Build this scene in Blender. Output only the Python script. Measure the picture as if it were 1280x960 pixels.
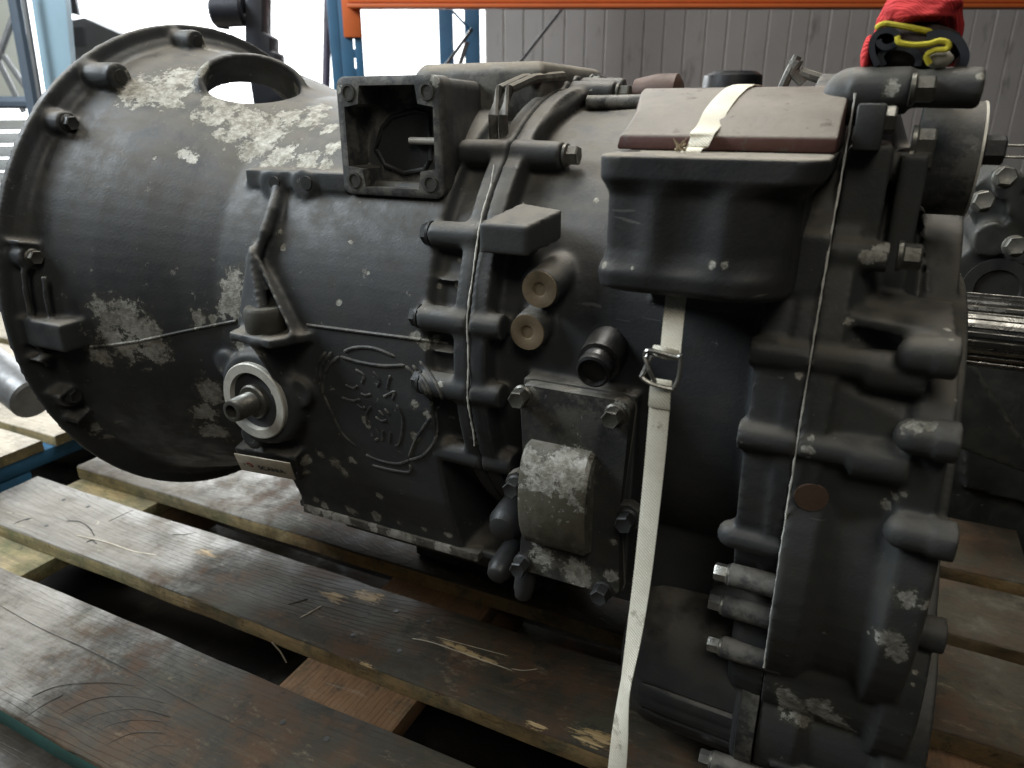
import bpy, bmesh, math, random
from mathutils import Vector, Matrix, noise
from mathutils.bvhtree import BVHTree
random.seed(7)
for o in list(bpy.data.objects): bpy.data.objects.remove(o)
scn = bpy.context.scene
COL = scn.collection

# ------------------------------------------------------------------ camera
FPX, YAW, PITCH = 900.0, math.radians(25.8), math.radians(20.7)
CAM = Vector((0.7366, -0.6712, 0.1877))
RV = Vector((math.cos(YAW), math.sin(YAW), 0))
FV = Vector((-math.sin(YAW)*math.cos(PITCH), math.cos(YAW)*math.cos(PITCH), -math.sin(PITCH)))
UV = RV.cross(FV)
NV = Vector((-math.sin(YAW), math.cos(YAW), 0))
cd = bpy.data.cameras.new('camera'); cam = bpy.data.objects.new('camera', cd); COL.objects.link(cam)
cd.sensor_width = 36; cd.sensor_fit = 'HORIZONTAL'; cd.lens = FPX/1280*36
cd.clip_start = 0.02; cd.clip_end = 200
cam.matrix_world = Matrix(((RV.x, UV.x, -FV.x, CAM.x), (RV.y, UV.y, -FV.y, CAM.y), (RV.z, UV.z, -FV.z, CAM.z), (0, 0, 0, 1)))
cd.dof.use_dof = True; cd.dof.focus_distance = 0.62; cd.dof.aperture_fstop = 9.0
scn.camera = cam

# ------------------------------------------------------------------ light
w = bpy.data.worlds.new('World'); scn.world = w; w.use_nodes = True
bg = w.node_tree.nodes['Background']; bg.inputs[0].default_value = (0.80, 0.90, 1.0, 1); bg.inputs[1].default_value = 0.025
def area(name, loc, target, size, power, col=(1, 1, 1), sy=None, spread=math.pi):
    l = bpy.data.lights.new(name, 'AREA'); l.energy = power; l.size = size; l.color = col
    l.spread = spread
    if sy: l.shape = 'RECTANGLE'; l.size_y = sy
    o = bpy.data.objects.new(name, l); COL.objects.link(o); o.location = loc
    d = Vector(target) - Vector(loc); o.rotation_euler = d.to_track_quat('-Z', 'Y').to_euler(); return o
area('door_light', (-1.55, -0.75, 1.60), (0.05, -0.12, 0.10), 1.2, 84, (0.86, 0.94, 1.0), 1.0)
area('roof_light', (0.15, 0.55, 2.3), (0.5, 0, 0), 1.1, 15, (1.0, 0.97, 0.90), None, math.radians(80))
area('yard_light', (-2.2, 2.6, 1.2), (0.1, 0.1, -0.2), 2.4, 85, (0.92, 0.97, 1.0), 1.8)
area('hall_light', (1.35, -1.9, 2.0), (0.75, -.1, -.05), 1.0, 18, (1.0, 0.95, 0.84))
scn.view_settings.view_transform = 'Standard'; scn.view_settings.look = 'None'
scn.view_settings.gamma = 1; scn.view_settings.exposure = 0.0
scn.render.engine = 'CYCLES'

# ------------------------------------------------------------------ measuring helpers
def ray(px, py): return RV*((px-640)/FPX) + UV*((480-py)/FPX) + FV
def at(px, py, Y):                                  # point of the picture on the plane y = Y
    v = ray(px, py); return CAM + v*((Y-CAM.y)/v.y)
def atx(px, py, X):
    v = ray(px, py); return CAM + v*((X-CAM.x)/v.x)
def atz(px, py, Z):
    v = ray(px, py); return CAM + v*((Z-CAM.z)/v.z)
def far(px, py, dist):                              # point at horizontal distance dist in front of the camera
    v = ray(px, py); return CAM + v*(dist/v.dot(NV))
def cyl_hit(px, py, r, cy=0.0, cz=0.0):             # first meeting with a cylinder about the gearbox axis
    v = ray(px, py); y0, z0 = CAM.y-cy, CAM.z-cz
    a = v.y*v.y+v.z*v.z; b = 2*(y0*v.y+z0*v.z); c = y0*y0+z0*z0-r*r
    D = max(b*b-4*a*c, 0); return CAM + v*((-b-math.sqrt(D))/(2*a))

# ------------------------------------------------------------------ mesh helpers
def basis(d):
    d = Vector(d).normalized(); u = d.orthogonal().normalized() if abs(d.x) < .99 else Vector((0, 1, 0))
    if abs(d.x) >= .99: u = Vector((0, 1, 0)); u = (u - d*u.dot(d)).normalized()
    return u, d.cross(u), d
class MB:
    def __init__(s): s.v = []; s.f = []; s.m = []; s.mi = 0
    def add(s, vs, fs):
        n = len(s.v); s.v += [tuple(x) for x in vs]; s.f += [tuple(i+n for i in f) for f in fs]; s.m += [s.mi]*len(fs); return s
    def loft(s, rings, cap=True, closed=True):
        n = len(rings[0]); vs = [p for r in rings for p in r]; fs = []
        for i in range(len(rings)-1):
            for j in range(n if closed else n-1):
                k = (j+1) % n; fs.append((i*n+j, i*n+k, (i+1)*n+k, (i+1)*n+j))
        if cap: fs.append(tuple(range(n-1, -1, -1))); fs.append(tuple(range((len(rings)-1)*n, len(rings)*n)))
        return s.add(vs, fs)
    def lathe(s, p, d, prof, seg=24, sc=(1, 1), up=None, cap=True):   # prof: (along, radius)
        u, v, d = basis(d); p = Vector(p)
        if up is not None:
            v = Vector(up); v = (v - d*v.dot(d)).normalized(); u = v.cross(d)
        return s.loft([[p + d*a + (u*math.cos(2*math.pi*k/seg)*sc[0] + v*math.sin(2*math.pi*k/seg)*sc[1])*max(r, 1e-5) for k in range(seg)] for a, r in prof], cap)
    def cyl(s, p0, p1, r0, r1=None, seg=20, ch=0.0):
        p0 = Vector(p0); p1 = Vector(p1); L = (p1-p0).length; r1 = r0 if r1 is None else r1
        prof = [(0, r0), (L, r1)] if not ch else [(0, r0-ch), (ch, r0), (L-ch, r1), (L, r1-ch)]
        return s.lathe(p0, p1-p0, prof, seg)
    def dome(s, p0, p1, r, seg=18):                 # rounded end at p0
        p0 = Vector(p0); p1 = Vector(p1); L = (p1-p0).length
        prof = [(r*(1-math.cos(a)), r*math.sin(a)) for a in [math.pi/2*k/5 for k in range(6)]] + [(L, r)]
        return s.lathe(p0, p1-p0, prof, seg)
    def box(s, lo, hi, M=None):
        x0, y0, z0 = lo; x1, y1, z1 = hi
        vs = [Vector(p) for p in ((x0, y0, z0), (x1, y0, z0), (x1, y1, z0), (x0, y1, z0), (x0, y0, z1), (x1, y0, z1), (x1, y1, z1), (x0, y1, z1))]
        if M: vs = [M @ v for v in vs]
        return s.add(vs, [(0, 3, 2, 1), (4, 5, 6, 7), (0, 1, 5, 4), (1, 2, 6, 5), (2, 3, 7, 6), (3, 0, 4, 7)])
    def prism(s, pts, d):                           # polygon pts extruded by vector d
        d = Vector(d); pts = [Vector(p) for p in pts]; return s.loft([pts, [p+d for p in pts]])
    def tube(s, pts, r, seg=8, flat=None):
        pts = [Vector(p) for p in pts]; rings = []; up = Vector((0.13, 0.2, 0.97))
        for i, p in enumerate(pts):
            t = (pts[min(i+1, len(pts)-1)] - pts[max(i-1, 0)]).normalized()
            u = t.cross(up); u = u.normalized() if u.length > 1e-3 else t.orthogonal().normalized(); v = t.cross(u)
            rr = r[i] if isinstance(r, (list, tuple)) else r
            rings.append([p + (u*math.cos(2*math.pi*k/seg) + v*math.sin(2*math.pi*k/seg)*(flat or 1))*rr for k in range(seg)])
        return s.loft(rings)
    def mesh(s, name):
        me = bpy.data.meshes.new(name); me.from_pydata(s.v, [], s.f)
        me.polygons.foreach_set('material_index', s.m); bm = bmesh.new(); bm.from_mesh(me)
        bmesh.ops.recalc_face_normals(bm, faces=bm.faces); bm.to_mesh(me); bm.free(); me.update(); return me
def smooth(me, ang=40):
    me.polygons.foreach_set('use_smooth', [True]*len(me.polygons))
    if ang: me.set_sharp_from_angle(angle=math.radians(ang))
def par(o, p):
    o.parent = p
    if p is not None and p.type == 'EMPTY': o.matrix_parent_inverse = Matrix.Translation(-p.location)
def link(name, me, mats, parent=None, M=None, bevel=0, ang=40, seg=2):
    if bevel:
        bm = bmesh.new(); bm.from_mesh(me)
        es = [e for e in bm.edges if len(e.link_faces) == 2 and e.calc_face_angle(0) > math.radians(35)]
        bmesh.ops.bevel(bm, geom=es, offset=bevel, segments=seg, profile=.5, affect='EDGES', clamp_overlap=True)
        bm.to_mesh(me); bm.free()
    o = bpy.data.objects.new(name, me); COL.objects.link(o)
    if not me.materials:
        for m in (mats if isinstance(mats, (list, tuple)) else [mats]): me.materials.append(m)
    if ang: smooth(me, ang)
    if M is not None: o.matrix_basis = M
    par(o, parent); return o
def root(name, loc, label, cat, group=None):
    o = bpy.data.objects.new(name, None); COL.objects.link(o); o.location = loc; o.empty_display_size = .05
    return tag(o, label, cat, group)
def tag(o, label, cat, group=None):
    o['label'] = label; o['category'] = cat
    if group: o['group'] = group
    return o
def struct(o): o['kind'] = 'structure'; return o
def cast(name, mb, mat, parent, voxel=.0026, it=3, cuts=(), add=None):
    """one casting: overlapping solids fused into one skin with soft fillets"""
    me = mb.mesh(name)
    ob = bpy.data.objects.new(name, me); COL.objects.link(ob); tmp = []
    for c in cuts:
        co = bpy.data.objects.new('cutter', c.mesh('cutter')); COL.objects.link(co); tmp.append(co)
    def bake(o):
        dg = bpy.context.evaluated_depsgraph_get(); dg.update()
        m = bpy.data.meshes.new_from_object(o.evaluated_get(dg)); o.modifiers.clear(); o.data = m; return m
    m = ob.modifiers.new('r', 'REMESH'); m.mode = 'VOXEL'; m.voxel_size = voxel
    if cuts:
        bake(ob)
        for co in tmp:
            b = ob.modifiers.new('b', 'BOOLEAN'); b.operation = 'DIFFERENCE'; b.object = co; b.solver = 'EXACT'
        bake(ob)
        m = ob.modifiers.new('r', 'REMESH'); m.mode = 'VOXEL'; m.voxel_size = voxel
    s = ob.modifiers.new('s', 'SMOOTH'); s.factor = .5; s.iterations = it
    bake(ob)
    for co in tmp: bpy.data.objects.remove(co)
    ob.data.materials.clear()
    ob.data.materials.append(mat); smooth(ob.data, None); par(ob, parent)
    bm = bmesh.new(); bm.from_mesh(ob.data); t = BVHTree.FromBMesh(bm); bm.free()
    return ob, t
def hit(tree, px, py, lift=0.0):
    v = ray(px, py).normalized(); p, n, i, d = tree.ray_cast(CAM, v)
    return (p + n*lift, n) if p else (None, None)
def on_all(trees, o, d):
    best = None
    for t in trees:
        p, n, i, dist = t.ray_cast(o, d)
        if p and (best is None or dist < best[2]): best = (p, n, dist)
    return best

# ------------------------------------------------------------------ material helpers
class NT:
    def __init__(s, name):
        s.m = bpy.data.materials.new(name); s.m.use_nodes = True; s.t = s.m.node_tree; s.b = s.t.nodes['Principled BSDF']
        s.pos = s.n('ShaderNodeNewGeometry')
    def n(s, typ, **k):
        x = s.t.nodes.new(typ)
        for a, v in k.items(): setattr(x, a, v)
        return x
    def put(s, sock, v):
        if hasattr(v, 'is_output') or isinstance(v, bpy.types.NodeSocket): s.t.links.new(v, sock)
        else:
            try: sock.default_value = v
            except Exception: sock.default_value = (*v, 1)
    def math(s, op, a, b=0.0, c=None, clamp=False):
        x = s.n('ShaderNodeMath', operation=op, use_clamp=clamp); s.put(x.inputs[0], a); s.put(x.inputs[1], b)
        if c is not None: s.put(x.inputs[2], c)
        return x.outputs[0]
    def noise(s, scale, detail=4, rough=.6, stretch=None, vec=None, dist=0):
        x = s.n('ShaderNodeTexNoise'); x.inputs['Scale'].default_value = scale; x.inputs['Detail'].default_value = detail
        x.inputs['Roughness'].default_value = rough; x.inputs['Distortion'].default_value = dist
        v = vec or s.pos.outputs['Position']
        if stretch:
            q = s.n('ShaderNodeVectorMath', operation='MULTIPLY'); s.t.links.new(v, q.inputs[0]); q.inputs[1].default_value = stretch; v = q.outputs[0]
        s.t.links.new(v, x.inputs['Vector']); return x.outputs[0]
    def ramp(s, f, lo, hi, a=0.0, b=1.0):
        x = s.n('ShaderNodeMapRange', interpolation_type='SMOOTHSTEP'); s.put(x.inputs[0], f); x.inputs[1].default_value = lo; x.inputs[2].default_value = hi
        s.put(x.inputs[3], a); s.put(x.inputs[4], b); return x.outputs[0]
    def mix(s, f, a, b):
        x = s.n('ShaderNodeMix', data_type='RGBA'); s.put(x.inputs[0], f); s.put(x.inputs[6], a if not isinstance(a, tuple) else (*a[:3], 1)); s.put(x.inputs[7], b if not isinstance(b, tuple) else (*b[:3], 1)); return x.outputs[2]
    def patch(s, spots, st=(1, 1, 1)):
        """signed distance to the nearest of the listed worn spots (centre, radius)"""
        cur = None; q = s.n('ShaderNodeVectorMath', operation='MULTIPLY'); s.t.links.new(s.pos.outputs['Position'], q.inputs[0]); q.inputs[1].default_value = st; src = q.outputs[0]
        for c, r in spots:
            d = s.n('ShaderNodeVectorMath', operation='DISTANCE'); s.t.links.new(src, d.inputs[0]); d.inputs[1].default_value = [a*b for a, b in zip(c, st)]
            v = s.math('MULTIPLY_ADD', d.outputs['Value'], 1/r, -1.0)
            cur = v if cur is None else s.math('MINIMUM', cur, v)
        return cur
    def bump(s, h, st, dist=.002, nrm=None):
        x = s.n('ShaderNodeBump'); x.inputs['Strength'].default_value = st; x.inputs['Distance'].default_value = dist; s.put(x.inputs['Height'], h)
        if nrm is not None: s.put(x.inputs['Normal'], nrm)
        return x.outputs[0]
    def out(s, col=None, rough=None, metal=None, nrm=None, spec=None):
        for k, v in (('Base Color', col), ('Roughness', rough), ('Metallic', metal), ('Normal', nrm), ('Specular IOR Level', spec)):
            if v is not None: s.put(s.b.inputs[k], (*v, 1) if isinstance(v, tuple) and len(v) == 3 else v)
        return s.m
def plain(name, col, rough=.5, metal=0.0, var=.35, scale=40, bump=.25, grime=(.03, .027, .02), gr=.5):
    t = NT(name); n = t.noise(scale, 5); g = t.noise(scale*.35, 5, .65)
    c = t.mix(t.math('MULTIPLY', t.ramp(n, .3, .75), var), col, tuple(x*.45 for x in col))
    c = t.mix(t.math('MULTIPLY', t.ramp(g, .45, .75), gr), c, grime)
    return t.out(c, t.ramp(n, .3, .7, max(rough-.12, .05), min(rough+.12, 1)), metal, t.bump(t.noise(scale*6, 3), bump, .0008))
def paint(name, spots=(), base=(.034, .037, .040), rough=(.48, .74), dust=.55, olive=.35, speck=.64):
    """old dark grey gearbox paint on cast aluminium with settled dust, oil film, chips down to the metal"""
    t = NT(name); P = t.pos
    big = t.noise(6, 4, .6); mid = t.noise(38, 5, .65); fine = t.noise(420, 3, .6)
    c = t.mix(t.ramp(big, .35, .7), base, tuple(x*1.35 for x in base))
    c = t.mix(t.math('MULTIPLY', t.ramp(mid, .42, .72), olive), c, (.045, .041, .028))
    sep = t.n('ShaderNodeSeparateXYZ'); t.t.links.new(P.outputs['Normal'], sep.inputs[0])
    up = t.ramp(sep.outputs[2], .25, 1.0); d = t.math('MULTIPLY', t.math('MULTIPLY', up, t.ramp(mid, .2, .62)), dust)
    c = t.mix(d, c, (.24, .215, .175))
    film = t.math('MULTIPLY', t.ramp(t.noise(3.2, 5, .7), .4, .75), .18); c = t.mix(film, c, (.11, .105, .09))
    run = t.ramp(t.noise(16, 6, .65, (1, 1, .28)), .56, .70); c = t.mix(t.math('MULTIPLY', run, .65), c, (.016, .0155, .014))
    wear = t.math('MULTIPLY', t.ramp(P.outputs['Pointiness'], .525, .60), t.ramp(t.noise(55, 6, .72), .42, .60)); c = t.mix(t.math('MULTIPLY', wear, .75), c, (.20, .19, .165))
    scr = t.ramp(t.noise(34, 3, .5, (.35, 1.0, 2.6), dist=1.2), .735, .75); c = t.mix(t.math('MULTIPLY', scr, .35), c, (.20, .195, .18))
    r = t.ramp(mid, .3, .7, rough[0], rough[1]); r = t.math('SUBTRACT', r, t.math('MULTIPLY', run, .10)); r = t.math('MAXIMUM', r, t.math('MULTIPLY', d, 1.3))
    edge = t.noise(210, 6, .75); spk = t.ramp(t.noise(75, 7, .72), speck, speck+.025)
    m = t.math('MULTIPLY', spk, .45)
    if spots:
        sd = t.math('ADD', t.patch(spots), t.math('MULTIPLY_ADD', t.noise(48, 8, .72), 4.0, -1.95)); sd = t.math('ADD', sd, t.math('MULTIPLY_ADD', t.noise(135, 7, .75), 3.4, -1.65))
        halo = t.math('MULTIPLY', t.ramp(sd, .75, -.1), .55); c = t.mix(halo, c, (.085, .080, .062)); r = t.math('MAXIMUM', r, t.math('MULTIPLY', halo, 1.1))
        m = t.math('MAXIMUM', m, t.ramp(sd, .10, -.16))
    alu = t.mix(t.ramp(edge, .36, .70), (.20, .19, .155), (.47, .46, .41)); alu = t.mix(t.math('MULTIPLY', t.ramp(t.noise(85, 6, .7), .48, .66), .75), alu, (.15, .14, .105)); alu = t.mix(t.math('MULTIPLY', t.ramp(t.noise(30, 4, .6), .5, .68), .55), alu, (.62, .61, .56))
    c = t.mix(m, c, alu)
    r = t.math('MAXIMUM', r, t.math('MULTIPLY', m, .6)); h = t.math('MULTIPLY_ADD', m, -1.0, t.math('MULTIPLY_ADD', edge, .28, t.math('MULTIPLY', fine, .18)))
    h = t.math('ADD', h, t.math('MULTIPLY', t.math('MULTIPLY', m, edge), 1.4))
    return t.out(c, r, t.math('MULTIPLY', m, .2), t.bump(h, .6, .0011), .42)

M = {}
M['steel'] = plain('zinc_steel', (.42, .41, .37), .38, .85, .5, 120)
M['old_steel'] = plain('dull_bolt_steel', (.16, .155, .135), .45, .7, .5, 120)
M['dark_bolt'] = plain('dark_painted_bolt', (.035, .036, .036), .5, .1, .3, 90)
M['black_rubber'] = plain('black_rubber', (.012, .012, .013), .42, 0, .3, 60)
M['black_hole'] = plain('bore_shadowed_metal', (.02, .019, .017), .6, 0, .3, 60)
M['tan_metal'] = plain('dusty_machined_face', (.20, .15, .09), .55, .2, .45, 90)
M['alloy'] = plain('machined_alloy', (.66, .64, .56), .45, .15, .4, 100, gr=.3)
M['gasket'] = plain('pale_sealant', (.72, .71, .65), .7, 0, .5, 200)
M['strap'] = None

# ------------------------------------------------------------------ setting: floor and sky
PT = -.375                      # pallet top
FL = PT-.144                    # floor
t = NT('oily_concrete'); n = t.noise(2.5, 6); c = t.mix(t.ramp(n, .35, .7), (.009, .008, .007), (.018, .016, .014)); c = t.mix(t.ramp(t.noise(9, 5), .5, .7), c, (.04, .037, .03))
CONC = t.out(c, .9, 0, t.bump(t.noise(150, 4), .4, .002), .08)
mb = MB(); mb.box((-9, -3, FL-.2), (7, 9, FL)); struct(link('floor', mb.mesh('floor'), CONC, ang=0))
m = bpy.data.materials.new('overcast_sky_glow'); m.use_nodes = True; nt = m.node_tree; nt.nodes.clear()
e = nt.nodes.new('ShaderNodeEmission'); e.inputs[0].default_value = (.93, .97, 1, 1); e.inputs[1].default_value = 3.6; oo = nt.nodes.new('ShaderNodeOutputMaterial'); nt.links.new(e.outputs[0], oo.inputs[0])
W = 7.0
def bgp(u, dist, z): return Vector((CAM.x, CAM.y, 0)) + RV*u + NV*dist + Vector((0, 0, z))
mb = MB(); mb.loft([[bgp(-9, W, FL-.2), bgp(1.2, W, FL-.2), bgp(1.2, W+.05, FL-.2), bgp(-9, W+.05, FL-.2)], [bgp(-9, W, 4), bgp(1.2, W, 4), bgp(1.2, W+.05, 4), bgp(-9, W+.05, 4)]])
struct(link('sky', mb.mesh('sky'), m, ang=0))

# ------------------------------------------------------------------ gearbox
GB = root('gearbox', (.45, 0, PT), 'large dark grey truck gearbox with chipped paint lying on the wooden pallet', 'gearbox')
def ringx(X, r, cy=0, cz=0, n=96, f=None):
    out = []
    for k in range(n):
        a = 2*math.pi*k/n; rr = r*(f(a) if f else 1); out.append(Vector((X, cy+rr*math.cos(a), cz+rr*math.sin(a))))
    return out
# --- front housing: bell and main case
mb = MB()
prof = [(0, .266), (.013, .266), (.016, .259), (.05, .2515), (.09, .241), (.13, .2285), (.17, .2145), (.205, .204), (.25, .200), (.432, .200), (.4345, .190), (.459, .190), (.4605, .2085), (.4745, .2085)]
inner = [(.19, .02), (.188, .17), (.17, .194), (.13, .214), (.09, .228), (.04, .240), (0, .246)]
rings = [ringx(X, r) for X, r in prof[::-1]] + [ringx(X, r) for X, r in inner[::-1]]
mb.loft(rings)
mb.lathe((0, 0, 0), (1, 0, 0), [(0, .250), (0, .281), (.009, .281), (.0105, .266), (.0106, .250), (0, .250)], 96, cap=False)
bell_bolts = []
for px, py, L, r in ((124, 97, .046, .0135), (82, 154, .026, .0115), (45, 322, .026, .012), (80, 492, .024, .012), (186, 52, .036, .0125)):
    p = cyl_hit(px, py, .262)
    p = Vector((0, p.y, p.z)); s = .262/math.hypot(p.y, p.z); p.y *= s; p.z *= s
    mb.cyl((.004, p.y, p.z), (.004+L, p.y, p.z), r*1.08, r)
    q = Vector((0, p.y, p.z)).normalized()
    mb.box((-.5*r, -r*.9, -.03), (0, 0, 0)) if False else None
    u = Vector((0, -q.z, q.y)); mb.prism([p+Vector((.004, 0, 0))-u*r*.9, p+Vector((.004, 0, 0))+u*r*.9, p-q*.03+Vector((.004, 0, 0))+u*r*1.2, p-q*.03+Vector((.004, 0, 0))-u*r*1.2], (L*.8, 0, 0))
    bell_bolts.append((Vector((.004+L, p.y, p.z)), r))
# flange ribs left of the window lug
for ang0, ang1 in ((188, 188.9), (197, 197.9), (204, 205), (164, 164.8)):
    a0, a1 = math.radians(ang0), math.radians(ang1)
    mb.prism([(.004, .24*math.cos(a0), .24*math.sin(a0)), (.004, .276*math.cos(a0), .276*math.sin(a0)), (.004, .276*math.cos(a1), .276*math.sin(a1)), (.004, .24*math.cos(a1), .24*math.sin(a1))], (.028, 0, 0))
# box lug low on the bell rim
a = at(82, 410, -.25)
mb.box((.008, -.272, a.z-.016), (.074, -.225, a.z+.012))
mb.tube([Vector((.026, *cyl_hit(x, y, .268)[1:])) for x, y in ((34, 338), (38, 365), (46, 395), (56, 430), (64, 460))], .0032, 8)
mb.tube([Vector((.046, *cyl_hit(x, y, .262)[1:])) for x, y in ((58, 345), (62, 370), (68, 395))], .0028, 8)
# casting seams of the bell
# bosses across the middle joint
mid_b = [(632, 192), (604, 297), (604, 406), (606, 491), (612, 573), (650, 118)]
MIDYZ = []
for px, py in mid_b:
    p = cyl_hit(px, py, .202); MIDYZ.append((p.y, p.z))
    mb.cyl((.428, p.y, p.z), (.474, p.y, p.z), .0105, .0112)
for y, z in ((.02, .207), (.1, .18), (-.07, -.195), (0, -.205)): mb.cyl((.43, y, z), (.474, y, z), .0125, .0135)
for px, py in ((590, 442), (588, 350)):
    p = cyl_hit(px, py, .192); mb.box((.434, p.y-.006, p.z-.0012), (.462, p.y+.02, p.z+.0012))
# starter neck (oval opening in the bell's shoulder)
nk = Vector((.135, -.055, .205)); nd = Vector((.72, -.50, .50)).normalized(); nu = Vector((.45, .35, -.15))
mb.lathe(nk-nd*.03, nd, [(0, .062), (.042, .057), (.048, .054)], 40, (1.0, .68), Vector((-.1, .1, 1)))
cutA = MB(); cutA.lathe(nk-nd*.075, nd, [(0, .047), (.2, .0475)], 40, (1.0, .66), Vector((-.1, .1, 1)))
# upper ledge with two eyes
p0 = at(318, 215, -.150); p1 = at(432, 215, -.150)
mb.box((p0.x, -.162, p0.z-.012), (p1.x+.01, -.05, p0.z+.004))
for px in (342, 382):
    q = at(px, 229, -.160); mb.cyl((q.x, -.165, q.z), (q.x, -.10, q.z), .0125)
mb.tube([cyl_hit(*q, r) for q, r in (((349, 236), .203), ((341, 262), .206), ((331, 292), .208), ((322, 314), .209), ((312, 330), .207))], .006, 8)
# bracket with ledge
q = at(336, 420, -.214)
mb.prism([(q.x-.036, -.18, q.z-.004), (q.x-.030, -.232, q.z-.004), (q.x+.022, -.236, q.z-.004), (q.x+.046, -.19, q.z-.004)], (0, 0, .009))
for dx in (-.02, .0): pass
a1 = cyl_hit(322, 312, .206); a2 = cyl_hit(384, 398, .204); a3 = cyl_hit(306, 398, .208)
mb.prism([a1+Vector((-.006, 0, .004)), a1+Vector((.006, -.012, .004)), Vector((a2.x, -.222, q.z+.004)), Vector((a2.x-.014, -.19, q.z))], (-.004, .002, .0))
mb.prism([a1+Vector((-.008, -.002, .004)), a1+Vector((.004, -.014, .002)), Vector((q.x+.010, -.230, q.z+.002)), Vector((q.x-.040, -.212, q.z+.002)), ], (0, .012, 0))
mb.prism([(q.x-.004, -.236, q.z), (q.x+.006, -.236, q.z), (q.x+.008, -.2, q.z-.07), (q.x-.002, -.2, q.z-.07)], (0, .045, 0))
# filter seat pad
FC = at(319, 501, -.214)
mb.lathe((FC.x, -.17, FC.z), (0, -1, 0), [(0, .052), (.036, .047), (.042, .043)], 32)
for dx, dz in ((.046, .012), (-.040, .026), (-.02, -.044)): mb.cyl((FC.x+dx, -.17, FC.z+dz), (FC.x+dx, -.207, FC.z+dz), .014)
# pad for the name plate, lower edge of the case and sump rail
n0, n1, n2, n3 = at(292, 560, -.198), at(368, 573, -.198), at(376, 602, -.178), at(300, 585, -.178)
mb.prism([n0, n1, n2, n3], (.01, .06, .03))
mb.prism([(.235, -.199, -.012), (.235, -.1975, -.05), (.235, -.190, -.095), (.235, -.176, -.150), (.235, -.158, -.195), (.235, -.152, -.217), (.235, -.03, -.217), (.235, 0, -.02)], (.198, 0, 0))
mb.prism([(.225, -.150, -.2165), (.47, -.150, -.2165), (.47, -.150, -.2085), (.225, -.150, -.2085)], (0, .10, 0))
BELL_SPOTS = []
cutB = MB(); c0_, c1_ = at(434, 228, -.172), at(540, 112, -.172); cutB.box((c0_.x, -.30, c0_.z), (c1_.x, -.118, c1_.z))
FRONT = cast('front_housing', mb, None, GB, .0021, 2, [cutA, cutB])
F_OB, F_T = FRONT
def spots_from(tree, lst):
    out = []
    for px, py, r in lst:
        p, n = hit(tree, px, py)
        if p: out.append((p, r*(p-CAM).dot(FV)/FPX))
    return out
sp = spots_from(F_T, [(262, 62, 12), (250, 85, 12), (268, 118, 12), (300, 132, 12), (372, 118, 10), (400, 135, 14), (415, 185, 14), (275, 165, 10), (150, 118, 10), (330, 205, 8), (178, 112, 24), (205, 108, 32), (235, 98, 26), (215, 122, 20), (262, 128, 16), (275, 140, 24), (305, 155, 30), (335, 165, 32), (320, 188, 22), (360, 148, 26), (390, 150, 22), (350, 195, 20), (385, 200, 20), (410, 204, 16), (412, 160, 12),
    (228, 192, 9), (240, 198, 8), (193, 197, 4), (138, 398, 24), (160, 402, 26), (182, 412, 20), (135, 420, 20), (160, 432, 24), (190, 436, 20), (130, 445, 16), (292, 345, 12), (288, 365, 18), (296, 385, 18), (278, 385, 14), (250, 398, 11), (265, 398, 12),
    (262, 490, 18), (256, 515, 16), (268, 540, 18), (120, 535, 9), (135, 545, 6), (320, 440, 10), (300, 432, 9), (350, 290, 5), (354, 310, 4), (520, 420, 7), (532, 430, 7), (545, 424, 6), (438, 302, 4), (460, 341, 3), (424, 378, 3), (548, 357, 4), (574, 325, 4), (572, 355, 4),
    (456, 525, 5), (460, 532, 4), (420, 580, 7), (430, 590, 8), (440, 575, 7), (383, 575, 8), (384, 590, 6), (400, 568, 5), (518, 505, 5), (535, 518, 6), (520, 545, 6), (405, 632, 6), (440, 638, 7), (470, 645, 7), (500, 652, 6), (530, 661, 5), (395, 625, 5), (560, 668, 5), (550, 480, 4), (474, 620, 6)])
F_OB.data.materials[0] = paint('front_housing_paint', sp)
# oil seal side, stubs etc. follow
BOLT = {}
def bolt_mesh(r, h, flange=True, seg=6):
    key = (r, h, flange)
    if key not in BOLT:
        b = MB()
        if flange: b.lathe((0, 0, -.001), (0, 0, 1), [(0, r*1.35), (.0022, r*1.35), (.0034, r*1.12)], 20)
        b.lathe((0, 0, .002), (0, 0, 1), [(0, r*1.155), (h-.0016, r*1.155), (h-.0004, r*1.02), (h-.001, r*.78), (h-.001, r*.01)], seg)
        BOLT[key] = b.mesh('bolt')
    return BOLT[key]
def bolt(p, d, r, h, mat, parent, flange=True, name='bolt'):
    base = bolt_mesh(r, h, flange); u, v, d = basis(d); a = random.random()
    uu = u*math.cos(a)+v*math.sin(a); vv = d.cross(uu); p = Vector(p)
    Mx = Matrix(((uu.x, vv.x, d.x, p.x), (uu.y, vv.y, d.y, p.y), (uu.z, vv.z, d.z, p.z), (0, 0, 0, 1)))
    k = (r, h, flange, mat.name)
    if k not in BOLT: BOLT[k] = base.copy(); BOLT[k].materials.append(mat)
    return link(name, BOLT[k], mat, parent, Mx, ang=30)
for i, (p, r) in enumerate(bell_bolts):
    if i in (0, 4):
        b = MB(); b.lathe(p+Vector((-.001, 0, 0)), (1, 0, 0), [(0, r*.55), (.0016, r*.5), (.0017, .0001)], 20); link('bolt_hole', b.mesh('bolt_hole'), M['black_hole'], F_OB)
    else: bolt(p, (1, 0, 0), .0062, .006, M['dark_bolt'] if i != 2 else M['old_steel'], F_OB)
for px in (342, 382):
    q = at(px, 229, -.166); b = MB(); b.lathe((q.x, -.1645, q.z), (0, -1, 0), [(0, .0062), (.0012, .0058), (.0013, .0001)], 18); link('bolt_hole', b.mesh('bolt_hole'), M['black_hole'], F_OB)
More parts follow.
